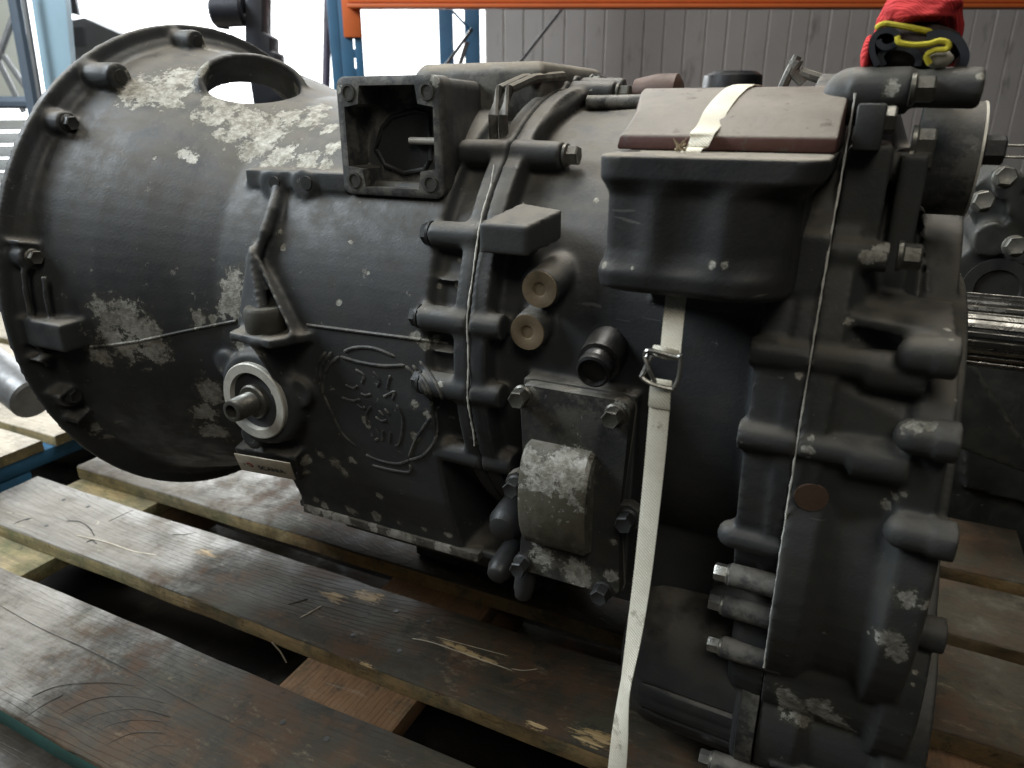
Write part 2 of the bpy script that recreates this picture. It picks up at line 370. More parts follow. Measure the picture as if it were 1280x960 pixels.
# knob on the bracket
q = at(336, 420, -.214); b = MB(); b.lathe((q.x-.002, -.214, q.z+.004), (0, 0, 1), [(0, .0165), (.003, .0175), (.020, .0175), (.023, .0155), (.0225, .001)], 28)
link('bracket_stud', b.mesh('bracket_stud'), plain('stud_dusty', (.06, .057, .045), .6, 0, .4, 60), GB)
# oil filter seat
b = MB(); b.lathe((FC.x, -.211, FC.z), (0, -1, 0), [(0, .0375), (.005, .0375), (.006, .0365), (.006, .0285), (.001, .0275), (.001, .001)], 48)
fs = link('filter_seat', b.mesh('filter_seat'), M['alloy'], GB)
b = MB(); b.lathe((FC.x, -.211, FC.z), (0, -1, 0), [(0, .0165), (.006, .0165), (.0075, .015), (.0076, .010)], 32); link('collar', b.mesh('collar'), M['old_steel'], fs)
b = MB(); pr = [(0, .0105)]
for k in range(11): pr += [(.004+k*.0021, .0108), (.005+k*.0021, .0100)]
pr += [(.029, .0100), (.0295, .0085), (.0295, .0065), (.006, .0060), (.006, .0005)]
b.lathe((FC.x, -.214, FC.z), (0, -1, 0), pr, 32); link('threaded_stub', b.mesh('threaded_stub'), M['old_steel'], fs)
# name plate with lettering
def quad_plate(c4, thick, n, name, mat, parent):
    b = MB(); b.prism(c4, n*thick); return link(name, b.mesh(name), mat, parent, bevel=.0004)
c4 = [at(295, 563, -.1995), at(365, 575, -.1995), at(372, 596, -.183), at(303, 583, -.183)]
c4[3] = c4[0] + (c4[2]-c4[1])
pn = (c4[1]-c4[0]).cross(c4[3]-c4[0]).normalized()
if pn.y > 0: pn = -pn
npl = quad_plate([c + pn*.003 for c in c4], .0012, pn, 'name_plate', plain('plate_cream', (.72, .64, .50), .5, 0, .3, 90, gr=.25), GB)
def text_on(s, p, ux, uy, size, mat, parent, name, lift=.0003):
    cu = bpy.data.curves.new(name, 'FONT'); cu.body = s; cu.size = size; cu.extrude = .00015; cu.align_x = 'LEFT'
    o = bpy.data.objects.new(name, cu); COL.objects.link(o); dg = bpy.context.evaluated_depsgraph_get(); dg.update()
    me = bpy.data.meshes.new_from_object(o.evaluated_get(dg)); bpy.data.objects.remove(o)
    nn = ux.cross(uy); P = p+nn*lift
    me.transform(Matrix(((ux.x, uy.x, nn.x, P.x), (ux.y, uy.y, nn.y, P.y), (ux.z, uy.z, nn.z, P.z), (0, 0, 0, 1)))); me.materials.clear(); me.materials.append(mat)
    return link(name, me, mat, parent, ang=0)
ux = (c4[1]-c4[0]).normalized(); uy = pn.cross(ux).normalized(); top = pn*.0043
INK = plain('plate_ink', (.03, .028, .026), .6); RED = plain('plate_red', (.38, .06, .035), .6)
W4 = (c4[1]-c4[0]).length; H4 = (c4[3]-c4[0]).length
text_on('SCANIA', c4[0]+ux*W4*.28-uy*H4*.62+top, ux, uy, .0098, INK, npl, 'lettering')
b = MB(); cc = c4[0]+ux*W4*.14-uy*H4*.48+top; b.lathe(cc, pn, [(0, .0040), (.0003, .0040), (.0004, .0001)], 20); em = link('emblem', b.mesh('emblem'), RED, npl)
b = MB(); b.prism([cc+pn*.0005+ux*x*.001+uy*y*.001 for x, y in ((-2, -2.2), (-.6, -.8), (.2, -2.4), (1.6, -1), (1.2, 1.4), (0, 2.6), (-.9, 1), (-2, 1.2))], pn*.0002); link('emblem_figure', b.mesh('emblem_figure'), plain('plate_cream2', (.5, .43, .3), .5), npl)
for fx in (.03, .97):
    b = MB(); b.lathe(c4[0]+ux*W4*fx-uy*H4*.5+top-pn*.0005, pn, [(0, .0012), (.0008, .0010), (.0010, .0001)], 12); link('rivet', b.mesh('rivet'), INK, npl)
for l in ([(112, 433), (140, 431), (175, 426), (230, 414), (270, 406), (300, 400)], [(384, 406), (430, 412), (500, 421), (570, 430)]):
    pts = [p for p, n in (hit(F_T, x, y, .0002) for x, y in [(l[k][0]+(l[k+1][0]-l[k][0])*q/8, l[k][1]+(l[k+1][1]-l[k][1])*q/8) for k in range(len(l)-1) for q in range(8)]) if p]
    b = MB(); b.tube(pts, .0015, 7); link('casting_seam', b.mesh('casting_seam'), F_OB.data.materials[0], F_OB)
# raised emblem on the case: round crest with a crowned animal head
def s5(l): return [(240+x/3.428, 380+y/3.428) for x, y in l]
def dense(l, k=5):
    out = []
    for i in range(len(l)-1):
        p0 = l[max(i-1, 0)]; p1 = l[i]; p2 = l[i+1]; p3 = l[min(i+2, len(l)-1)]
        for j in range(k):
            t_ = j/k; out.append(tuple(.5*(2*p1[a]+(p2[a]-p0[a])*t_+(2*p0[a]-5*p1[a]+4*p2[a]-p3[a])*t_*t_+(3*p1[a]-p0[a]-3*p2[a]+p3[a])*t_**3) for a in range(2)))
    return out+[l[-1]]
EMB = [[(650, 205), (700, 187), (780, 190), (870, 225)], [(635, 225), (720, 250), (820, 265), (912, 262)], [(575, 205), (540, 260), (525, 345)], [(630, 225), (585, 270), (562, 340), (560, 390)],
  [(565, 390), (610, 490), (650, 560), (705, 612)], [(975, 245), (1020, 300), (1055, 360), (1072, 410), (1050, 455)], [(945, 262), (990, 320), (1020, 380), (1035, 428)], [(915, 265), (960, 310), (1000, 370), (1030, 440)],
  [(1045, 460), (1052, 530), (1040, 590), (990, 650), (930, 668)], [(1020, 490), (985, 540), (955, 590), (930, 660)], [(745, 645), (800, 670), (880, 685), (930, 670)], [(770, 690), (850, 710), (930, 720), (936, 685)], [(600, 205), (562, 262), (545, 345)],
  [(700, 280), (735, 305), (726, 342)], [(775, 290), (803, 326), (792, 355)], [(850, 305), (842, 335), (835, 366)], [(722, 384), (745, 392), (768, 386)], [(820, 398), (842, 388), (868, 376), (858, 412)], [(705, 430), (728, 446), (742, 440)],
  [(825, 448), (845, 472)], [(785, 482), (812, 502), (835, 498)], [(875, 430), (903, 490), (892, 590), (870, 610)], [(770, 560), (782, 582), (800, 576)], [(640, 400), (690, 415), (720, 408)], [(800, 455), (822, 480)], [(655, 345), (690, 362), (712, 350)], [(752, 520), (748, 470), (768, 440)], [(820, 540), (815, 590)], [(850, 545), (846, 600)]]
b = MB()
for i, l in enumerate(EMB):
    pts = []
    for x, y in dense(s5(l)):
        p, n = hit(F_T, x, y, -.0007)
        if p: pts.append(p)
    if len(pts) > 2: b.tube(pts, [.0010]+[.0019 if i < 13 else .0017]*(len(pts)-2)+[.0009], 8)
link('cast_emblem', b.mesh('cast_emblem'), paint('emblem_paint', (), (.022, .024, .026), dust=.3, speck=.7), F_OB)
# shift opening: square frame with four bolt holes and a dark cavity
WY = -.164
o0, o1, o2, o3 = [at(x, y, WY) for x, y in ((419, 103), (549, 89), (553, 246), (432, 242))]
cx = (o0.x+o1.x+o2.x+o3.x)/4; cz = (o0.z+o1.z+o2.z+o3.z)/4; hw = (o1.x-o0.x)/2*.97; hh = (o0.z-o3.z)/2*1.02
def rrect(hw, hh, r, n=5, y=0.0, cx=cx, cz=cz):
    out = []
    for sx, sz, a0 in ((1, 1, 0), (-1, 1, 90), (-1, -1, 180), (1, -1, 270)):
        for k in range(n+1):
            a = math.radians(a0+90*k/n); out.append(Vector((cx+sx*(hw-r)+r*math.cos(a), y, cz+sz*(hh-r)+r*math.sin(a))))
    return out
def inset_shape(y, cut, d):
    out = []
    for sx, sz in ((1, 1), (-1, 1), (-1, -1), (1, -1)):
        a = Vector((cx+sx*(hw-d), y, cz+sz*(hh-d-cut))); bb = Vector((cx+sx*(hw-d-cut), y, cz+sz*(hh-d))); m_ = Vector((cx+sx*(hw-d-cut*.86), y, cz+sz*(hh-d-cut*.86)))
        seq = [a, a.lerp(m_, .5)+Vector((-sx*.001, 0, sz*-.0)), m_, m_.lerp(bb, .5), bb]; seq = seq if sx*sz > 0 else seq[::-1]
        out += seq+[seq[-1].lerp(seq[-1], 1)]
    return out
outer = rrect(hw, hh, .008, 5); inn = inset_shape(0, .016, .0055)
b = MB(); N_ = len(outer)
sh = lambda l, y: [Vector((p.x, y, p.z)) for p in l]
loop = [sh([Vector((cx+(p.x-cx)*(.45 if p.x > cx else 1), 0, p.z)) for p in outer], -.03), sh(outer, WY+.022), sh([Vector((cx+(p.x-cx)*1.035, 0, cz+(p.z-cz)*1.03)) for p in outer], WY+.018), sh([Vector((cx+(p.x-cx)*1.035, 0, cz+(p.z-cz)*1.03)) for p in outer], WY+.001), sh(outer, WY), sh(inn, WY), sh(inn, WY+.010), sh(inn, WY+.028)]
b.loft(loop)
so = link('shift_opening', b.mesh('shift_opening'), paint('opening_paint', spots=[(at(425, 112, WY), .004), (at(545, 100, WY), .005)], base=(.045, .047, .048), dust=.5), GB, ang=35)
for sx, sz in ((1, 1), (-1, 1), (-1, -1), (1, -1)):
    c = Vector((cx+sx*(hw-.0105), WY-.0002, cz+sz*(hh-.0105)))
    b = MB(); b.lathe(c, (0, -1, 0), [(0, .0066), (.0007, .0066), (.0008, .0048), (-.004, .0046), (-.004, .0002)], 22); link('bolt_hole', b.mesh('bolt_hole'), M['old_steel'], so)
    b = MB(); b.lathe(c+Vector((0, .003, 0)), (0, -1, 0), [(0, .0047), (.0006, .0047), (.0007, .0002)], 18); link('bore', b.mesh('bore'), M['black_hole'], so)
q = at(528, 176, WY+.022); b = MB(); b.cyl((q.x-.012, WY+.022, q.z), (q.x+.016, WY+.022, q.z), .0028); link('lever_pin', b.mesh('lever_pin'), M['alloy'], so)
hole = [(478, 160), (490, 146), (520, 138), (536, 142), (538, 200), (530, 212), (505, 216), (482, 206), (470, 186)]
b = MB(); b.prism([at(x, y, WY+.0275) for x, y in hole], (0, -.0006, 0)); link('selector_recess', b.mesh('selector_recess'), M['dark_bolt'], so)
b = MB(); b.tube([at(x, y, WY+.027) for x, y in hole+hole[:1]], .0022, 8); link('recess_lip', b.mesh('recess_lip'), M['dark_bolt'], so)
# sump below the rail
b = MB(); b.loft([[Vector(p) for p in ((.240, -.118, -.218), (.462, -.118, -.218), (.462, .12, -.218), (.240, .12, -.218))], [Vector(p) for p in ((.248, -.105, -.262), (.46, -.105, -.262), (.46, .11, -.262), (.248, .11, -.262))], [Vector(p) for p in ((.256, .02, -.30), (.455, .02, -.30), (.455, .105, -.30), (.256, .105, -.30))], [Vector(p) for p in ((.256, .022, PT), (.455, .022, PT), (.455, .10, PT), (.256, .10, PT))]])
link('sump', b.mesh('sump'), paint('sump_paint', (), (.020, .020, .020)), GB, bevel=.004)

b = MB(); b.box((.238, -.1575, -.2175), (.452, -.10, -.2085)); RSP = [(Vector((random.uniform(.24, .45), -.158, random.uniform(-.214, -.208))), random.uniform(.004, .016)) for k in range(10)]
link('sump_rail', b.mesh('sump_rail'), paint('rail_paint', RSP, (.06, .058, .05), dust=.6, speck=.6), GB, bevel=.0012)
# --- middle housing
mb = MB()
RC = (0, -.012)
prof = [(.4750, .2085), (.4890, .2085), (.4905, .190), (.515, .190), (.56, .193), (.69, .196), (.719, .196)]
mb.loft([ringx(X, r) for X, r in prof])
def rear_f(r, low=1.0):
    # outline of the rear joint: round, with a lobe low at the front
    out = []
    for k in range(120):
        a = 2*math.pi*k/120; p = Vector((RC[0]+r*math.cos(a), RC[1]+r*math.sin(a), 0)); out.append(p)
    return out
mb.loft([ringx(X, r, *RC) for X, r in ((.686, .205), (.6885, .228), (.706, .228), (.7065, .222), (.7075, .222), (.708, .230), (.7195, .230))])
for y, z in MIDYZ + [(.02, .207), (.1, .18), (-.07, -.195), (0, -.205)]:
    mb.cyl((.4755, y, z), (.518 if z > .12 else .502, y, z), .0112, .0102)
# ribs from upper bosses
p = cyl_hit(668, 150, .203); 
mb.tube([(.482, MIDYZ[0][0], MIDYZ[0][1]), (.486, p.y, p.z), (.488, MIDYZ[5][0], MIDYZ[5][1])], .0065, 8)
# lug block
l0, l1 = at(617, 266, -.185), at(690, 262, -.185)
mb.prism([(l0.x, -.21, l0.z-.004), (l1.x-.008, -.21, l0.z-.004), (l1.x+.004, -.175, l0.z+.004), (l0.x+.012, -.16, l0.z+.006)], (0, 0, -.022))
# two stubs
ST = [at(676, 361, -.200), at(658, 416, -.204)]
for q in ST: mb.cyl((q.x, -.200, q.z), (q.x+.006, -.15, q.z+.01), .0146, .0165)
mb.prism([(ST[0].x-.01, -.19, ST[0].z), (ST[0].x+.01, -.19, ST[0].z), (ST[1].x+.01, -.19, ST[1].z), (ST[1].x-.01, -.19, ST[1].z)], (0, .05, 0))
# pad under the side cover
PY = -.206
k0, k1, k2, k3 = at(652, 478, PY), at(786, 490, PY), at(788, 738, PY), at(656, 712, PY)
KX0 = (k0.x+k3.x)/2; KX1 = (k1.x+k2.x)/2; KZ1 = (k0.z+k1.z)/2; KZ0 = (k3.z+k2.z)/2
mb.box((KX0-.001, PY+.001, KZ0-.001), (KX1+.001, -.05, KZ1+.001))
# rear joint bosses, left ends
RB = [(1050, 452), (1030, 560), (1015, 690), (1062, 318), (1080, 208)]
RYZ = []
for px, py in RB:
    p = cyl_hit(px, py, .226, *RC); RYZ.append((p.y, p.z)); mb.cyl((.684, p.y, p.z), (.7195, p.y, p.z), .0100, .0092) if py < 670 else mb.dome((.676, p.y, p.z), (.7195, p.y, p.z), .0100)
# lower boss region for the pump
LC = (-.098, -.281)
mb.lathe((.70, LC[0], LC[1]), (1, 0, 0), [(0, .084), (.004, .088), (.0195, .088)], 60)
mb.box((.50, -.13, -.235), (.70, .12, -.12))
mb.lathe((.692, -.105, -.205), (1, 0, 0), [(0, .080), (.006, .086), (.0275, .088)], 40)
# shoulder under the bracket, rear top shoulder
mb.prism([(.61, -.17, .05), (.61, -.21, .085), (.61, -.21, .12), (.61, -.12, .15), (.61, -.1, .0)], (.11, 0, 0))
M_OB, M_T = cast('middle_housing', mb, None, GB, .0022, 2)
sp = spots_from(M_T, [(1003, 560, 6), (980, 328, 5), (905, 718, 7), (1000, 470, 4), (745, 250, 3), (690, 262, 2)])
M_OB.data.materials[0] = paint('middle_housing_paint', sp, (.030, .032, .034), speck=.67)
for i, (y, z) in enumerate(MIDYZ):
    if i in (0, 5): bolt((.5205, y, z), (1, 0, 0), .0065, .009, M['old_steel'], M_OB)
    else: bolt((.427, y, z), (-1, 0, 0), .0075, .006, M['dark_bolt'], F_OB)
for q in ST:
    b = MB(); b.lathe((q.x, -.2018, q.z), (0, -1, 0), [(0, .0138), (.0014, .0135), (.0014, .0062), (.0007, .0048), (-.004, .0045), (-.004, .0002)], 28); sb = link('drilled_stub_face', b.mesh('drilled_stub_face'), M['tan_metal'], M_OB)
    b = MB(); b.lathe((q.x, -.2002, q.z), (0, -1, 0), [(0, .0044), (.0005, .0044), (.0006, .0001)], 16); link('bore', b.mesh('bore'), M['black_hole'], sb)
# black rubber plug
q = at(740, 466, -.222); e_ = at(760, 436, -.188)
b = MB(); dd = (e_-q).normalized(); L = (e_-q).length
b.lathe(q, dd, [(.004, .001), (.004, .0095), (0, .0105), (.001, .0125), (.006, .0128), (.008, .0115), (L*.4, .0125), (L*.42, .0155), (L*.9, .0165), (L+.02, .019)], 28); link('rubber_boot', b.mesh('rubber_boot'), M['black_rubber'], GB)
# side cover plate with half-round bulge
def cover_outline(y, g=0.0):
    out = []
    for sx, sz, a0 in ((1, 1, 0), (-1, 1, 90), (-1, -1, 180), (1, -1, 270)):
        X_ = KX1 if sx > 0 else KX0; Z_ = KZ1 if sz > 0 else KZ0
        if sx > 0 and sz > 0: pass
        for k in range(5):
            a = math.radians(a0+90*k/4); r = .009; out.append(Vector((X_-sx*r+(r+g)*math.cos(a), y, Z_-sz*r+(r+g)*math.sin(a))))
        # ears half-way down the long sides
        if sx < 0 and sz > 0:
            zm = KZ0+(KZ1-KZ0)*.48
            for a in (60, 100, 140, 180, 220, 260, 300): out.append(Vector((KX0-.001+.011*math.cos(math.radians(a)), y, zm+.011*math.sin(math.radians(a)))))
        if sx > 0 and sz < 0:
            zm = KZ0+(KZ1-KZ0)*.44
            for a in (240, 280, 320, 0, 40, 80, 120): out.append(Vector((KX1+.001+.011*math.cos(math.radians(a)), y, zm+.011*math.sin(math.radians(a)))))
    return out
b = MB(); b.loft([cover_outline(PY), cover_outline(PY-.007), cover_outline(PY-.0085, -.0012)])
bx0, bx1 = KX0+.008, KX0+.008+(KX1-KX0)*.62
zt = KZ0+(KZ1-KZ0)*.735; zb = KZ0+(KZ1-KZ0)*.20; zc_ = (zt+zb)/2; rz = (zt-zb)/2
half = lambda x, s=1.0: [Vector((x, PY-.006-.023*s*math.sin(math.pi*k/16)**.75, zc_+rz*s*math.cos(math.pi*k/16))) for k in range(17)]+[Vector((x, PY, zb)), Vector((x, PY, zt))]
wp = MB(); wp.loft([half(bx0, .93), half(bx0+.003), half(bx1-.003), half(bx1, .93)])
csp = [(Vector((x, PY-.026, z)), r) for x, z, r in ((bx0+.01, zc_+.03, .016), (bx0+.03, zc_+.032, .018), (bx1-.006, zc_+.028, .014), (bx0+.02, zc_+.02, .012), (bx1-.01, zc_+.008, .010))] + \
      [(Vector((x, PY-.009, z)), r) for x, z, r in ((KX0+.02, KZ0+.018, .010), (KX0+.05, KZ0+.012, .012), (KX1-.008, KZ0+.02, .006), (KX1-.008, KZ0+.05, .004), (KX1-.01, KZ1-.008, .006), (KX0+.008, KZ1-.006, .005))]
cov = link('side_cover', b.mesh('side_cover'), paint('cover_paint', csp, (.026, .027, .027), olive=.7), GB, ang=35)
link('worn_pad', wp.mesh('worn_pad'), paint('worn_pad_paint', csp[:5], (.085, .078, .052), olive=.6, dust=.3, speck=.58), cov, bevel=0, ang=35)
b = MB(); b.loft([cover_outline(PY+.0015, .0013), cover_outline(PY+.0003, .0013)]); link('cover_gasket', b.mesh('cover_gasket'), plain('dark_gasket', (.12, .115, .10), .7), cov)
zL = KZ0+(KZ1-KZ0)*.48; zR = KZ0+(KZ1-KZ0)*.44
for x, z, mt in ((KX0+.003, KZ1-.010, 'old_steel'), (KX1-.012, KZ1-.012, 'old_steel'), (KX0-.002, zL, 'dark_bolt'), (KX1+.002, zR, 'dark_bolt'), (KX0+.004, KZ0+.008, 'dark_bolt'), (KX1-.014, KZ0+.004, 'dark_bolt')):
    bolt((x, PY-.0082, z), (0, -1, 0), .0062, .011, M[mt], cov)
# pipe stubs left of and under the cover
for px, py, Yq, L, r in ((632, 655, -.19, .03, .013), (625, 712, -.18, .03, .010), (655, 735, -.205, .03, .0075)):
    q = at(px, py, Yq); b = MB(); b.lathe((q.x, Yq, q.z), (.0, -1, -.15) if py < 730 else (0, -.3, -1), [(-L, r*1.2), (0, r*1.2), (.003, r*1.05), (.008, r*.9), (.010, r*.6), (.010, .0002)], 22); link('drain_fitting', b.mesh('drain_fitting'), M['dark_bolt'], GB)

# --- mounting bracket on the side
def brk(z, g, bul=0.0):
    hi = min(1, max(0, (z-.143)/.012)); x0, x1 = .594-g*.8, .7045+.012*hi; yf = -.272-g; out = []
    n = 40
    for k in range(n+1):
        t_ = k/n; x = x0+(x1-x0)*t_; e = min(t_, 1-t_)*(x1-x0); r = .014 if t_ < .5 else .014+.016*(1-hi)
        yy = yf + (r-math.sqrt(max(r*r-(r-min(e, r))**2, 0)))
        yy -= bul*(math.exp(-((t_-.30)/.09)**2)+math.exp(-((t_-.66)/.09)**2)+.7*math.exp(-((t_-.02)/.05)**2)+.7*math.exp(-((t_-.97)/.05)**2))
        out.append(Vector((x, yy, z)))
    return out + [Vector((x1, -.12, z)), Vector((x0, -.12, z))]
mb = MB()
mb.loft([brk(.088, -.008), brk(.091, -.002), brk(.100, -.001, .001), brk(.106, -.004, .003), brk(.113, -.006, .0045), brk(.144, -.006, .0045), brk(.149, -.003, .002), brk(.153, .0), brk(.1655, .0)])
K_OB, K_T = cast('side_bracket', mb, None, GB, .0016, 2)
K_OB.data.materials[0] = paint('bracket_paint', spots_from(K_T, [(755, 330, 5), (790, 335, 3), (890, 330, 5), (905, 332, 4), (752, 195, 3)]), (.022, .023, .025), dust=1.2, speck=.7)
# rusty wedge pad on the bracket
RUST = None
t = NT('dusty_brown_pad'); n = t.noise(22, 6, .65); c = t.mix(t.ramp(n, .3, .7), (.135, .118, .098), (.235, .21, .178)); sep = t.n('ShaderNodeSeparateXYZ'); t.t.links.new(t.pos.outputs['Normal'], sep.inputs[0])
c = t.mix(t.ramp(sep.outputs[2], .3, .7), (.085, .035, .028), c); c = t.mix(t.ramp(t.noise(70, 6, .7), .58, .66), c, (.09, .07, .055)); RUST = t.out(c, t.ramp(n, .3, .7, .55, .8), .05, t.bump(t.noise(160, 5), .5, .001))
ps = []
def wedge(y, z, z0, ins, slopeL):
    return [Vector((.600+ins+slopeL, y, z)), Vector((.716, y, z)), Vector((.716, y, z0)), Vector((.600+ins, y, z0))]
b = MB(); b.loft([wedge(-.214, .1745, .1658, -.012, .002), wedge(-.209, .1765, .1658, -.012, .003), wedge(-.200, .1835, .1658, -.013, .006), wedge(-.185, .1900, .1658, -.015, .007), wedge(-.165, .1965, .1658, -.018, .005), wedge(-.145, .2010, .1658, -.021, .003), wedge(-.125, .2035, .1658, -.024, .002), wedge(-.10, .2035, .19, -.026, .002)])
pad = link('bracket_pad', b.mesh('bracket_pad'), RUST, GB, bevel=.002)
b = MB(); b.box((.600, -.2655, .1699), (.7150, -.15, .1708)); 
for px in (788, 856, 942):
    q = atz(px, 189 if px < 900 else 188, .1655); b = MB(); b.lathe((q.x, q.y, .1647), (0, 0, 1), [(0, .0062), (.0012, .0060), (.0013, .0001)], 20); link('bolt_hole', b.mesh('bolt_hole'), M['black_hole'], K_OB)

# --- rear housing
mb = MB()
def low_f(a):
    d = math.degrees(a) % 360; s_ = min(max((d-148)/26, 0), 1) if d < 200 else min(max((375-d)/26, 0), 1)
    return .60+.40*s_*s_*(3-2*s_)
mb.loft([ringx(X, r, *RC) for X, r in ((.7200, .230), (.735, .230), (.737, .2255))]+[ringx(X, r_, *RC, f=low_f) for X, r_ in ((.776, .222), (.780, .229), (.801, .228))])
mb.lathe((.7205, LC[0], LC[1]), (1, 0, 0), [(0, .088), (.030, .089), (.036, .083), (.085, .083), (.090, .094), (.117, .094)], 60)
mb.lathe((.7200, -.105, -.205), (1, 0, 0), [(0, .090), (.074, .090), (.080, .10), (.103, .10)], 40)
mb.box((.725, -.05, -.36), (.80, .12, -.2)); mb.box((.725, -.03, PT), (.80, .10, -.3))
mb.lathe((.7200, -.06, -.10), (1, 0, 0), [(0, .175), (.02, .174), (.03, .166), (.058, .166), (.066, .176), (.088, .175)], 60)
for a in (196, 214, 238):
    a = math.radians(a); mb.prism([(.74, LC[0]+.07*math.cos(a), LC[1]+.07*math.sin(a)), (.735, LC[0]+.092*math.cos(a), LC[1]+.092*math.sin(a)), (.735, LC[0]+.092*math.cos(a+.07), LC[1]+.092*math.sin(a+.07)), (.735, LC[0]+.07*math.cos(a+.07), LC[1]+.07*math.sin(a+.07))], (.045, 0, 0))
for i, (y, z) in enumerate(RYZ):
    mb.cyl((.7202, y, z), (.752, y, z), .0092, .0092)
    if i < 3: mb.cyl((.750, y+.002, z-.003), (.782, y+.004, z-.003), .0125, .0130)
# domed bosses of the outer flange
for px, py, xe in ((1165, 445, .795), (1160, 548, .803), (1145, 668, .813), (1128, 782, .828)):
    p = cyl_hit(px, py, .236, *RC) if py < 700 else at(px, py, -.19); X0 = atx
    xx = p.x; mb.dome((xx-.018, p.y, p.z), (xe, p.y, p.z), .0108); mb.cyl((xe-.012, p.y, p.z), (xe, p.y, p.z), .0122)
# long lower boss row, and webs
p = at(960, 758, -.178); mb.cyl((.672, p.y, p.z), (.79, p.y-.004, p.z-.004), .0100, .0135)
p = at(960, 722, -.19); mb.cyl((.690, p.y, p.z), (.70, p.y, p.z), .011); 
w0, w1 = cyl_hit(1062, 402, .232, *RC), cyl_hit(1195, 428, .236, *RC)
mb.prism([(w0.x, w0.y+.004, w0.z+.003), (w1.x, w1.y, w1.z+.003), (w1.x, w1.y+.05, w1.z+.012), (w0.x, w0.y+.05, w0.z+.012)], (0, 0, -.007))
# upper parts: tube on top, short neck, dome
tz = .2005
mb.cyl((.716, -.155, tz-.001), (.748, -.155, tz-.001), .0135, .0135); mb.cyl((.745, -.155, tz), (.785, -.155, tz), .0105, .0115)
mb.dome((.700, -.150, tz-.004), (.73, -.150, tz-.004), .0172)
mb.box((.7205, -.185, .06), (.745, -.02, .17)); mb.box((.75, -.17, .06), (.765, -.02, .165))
mb.prism([(.77, -.13, .13), (.79, -.10, .04), (.79, -.06, -.02), (.77, -.08, .12)], (0, .08, 0))
mb.lathe((.80, 0, .02), (-1, 0, 0), [(0, .055), (.03, .075), (.05, .13)], 40)
R_OB, R_T = cast('rear_housing', mb, None, GB, .0021, 2)
sp = spots_from(R_T, [(1098, 318, 9), (1085, 322, 9), (1105, 310, 8), (1118, 104, 8), (1112, 112, 8), (1145, 535, 9), (1135, 532, 10), (1158, 530, 9), (1120, 622, 7), (1108, 630, 7), (1130, 618, 6), (1010, 560, 7), (1015, 548, 7), (990, 880, 16), (1000, 895, 19), (1022, 885, 16), (1042, 900, 16), (1055, 908, 13), (980, 868, 14), (1108, 800, 14), (1118, 812, 13), (1125, 822, 9), (1125, 745, 12), (1135, 750, 9), (1160, 755, 9), (1060, 400, 7), (1185, 412, 4), (1085, 790, 3), (1225, 95, 5), (1190, 425, 3), (1195, 500, 3), (1145, 840, 4), (1140, 855, 4)])
R_OB.data.materials[0] = paint('rear_housing_paint', sp, (.032, .034, .034), olive=.5, dust=.45, speck=.66)
# actuator cylinder, its end ring and rod
q = at(1180, 205, -.09)
b = MB(); b.lathe((.772, -.09, .158), (1, 0, 0), [(-.012, .034), (.0, .036), (.022, .036), (.0225, .001)], 40); ac = link('air_cylinder', b.mesh('air_cylinder'), paint('cylinder_paint', (), (.030, .033, .036)), GB)
b = MB(); b.lathe((.7942, -.09, .158), (1, 0, 0), [(0, .0365), (.0015, .0365), (.0016, .001)], 40); link('end_ring', b.mesh('end_ring'), M['alloy'], ac)
bolt((.7955, -.105, .165), (1, 0, 0), .008, .012, M['dark_bolt'], ac)
for dz in (.003, -.004):
    b = MB(); b.cyl((.806, -.105, .165+dz), (.85 if dz > 0 else .83, -.105, .165+dz), .0009, seg=10); link('wire', b.mesh('wire'), M['steel'], ac)
# bolts of the rear joint
for px, py, Yq, d in ((912, 718, -.212, -1), (904, 756, -.192, -1), (902, 808, -.192, -1), (890, 950, -.178, -1)):
    q = at(px, py, Yq); bolt(q, (d, 0, 0), .0056, .009, M['steel'], M_OB)
    b = MB(); b.cyl((q.x, q.y, q.z), (q.x+.045, q.y, q.z), .0085, seg=20, ch=.0008); link('bolt_sleeve', b.mesh('bolt_sleeve'), M_OB.data.materials[0], M_OB)
for px, py, Yq, mt in ((1092, 150, -.185, 'old_steel'), (1142, 176, -.16, 'steel'), (1124, 320, -.20, 'old_steel'), (1137, 200, -.16, 'old_steel'), (1140, 112, -.17, 'old_steel')):
    q = at(px, py, Yq); bolt(q, (1, 0, 0), .0066, .010, M[mt], R_OB)
q = at(1088, 160, -.19); b = MB(); b.box((q.x-.008, -.20, q.z-.012), (q.x+.007, -.17, q.z+.013)); link('square_plug', b.mesh('square_plug'), M['dark_bolt'], GB, bevel=.0015)
# brown round plug on the joint wall
p, n = hit(M_T, 1012, 622); p2, n2 = hit(R_T, 1014, 622); pp, nn_ = (p2, n2) if p2 and (not p or (p2-CAM).length < (p-CAM).length) else (p, n)
b = MB(); b.lathe(pp-nn_*.001, nn_, [(0, .0105), (.0016, .0100), (.0019, .0002)], 24); link('core_plug', b.mesh('core_plug'), plain('rust_plug', (.10, .06, .04), .7), GB)
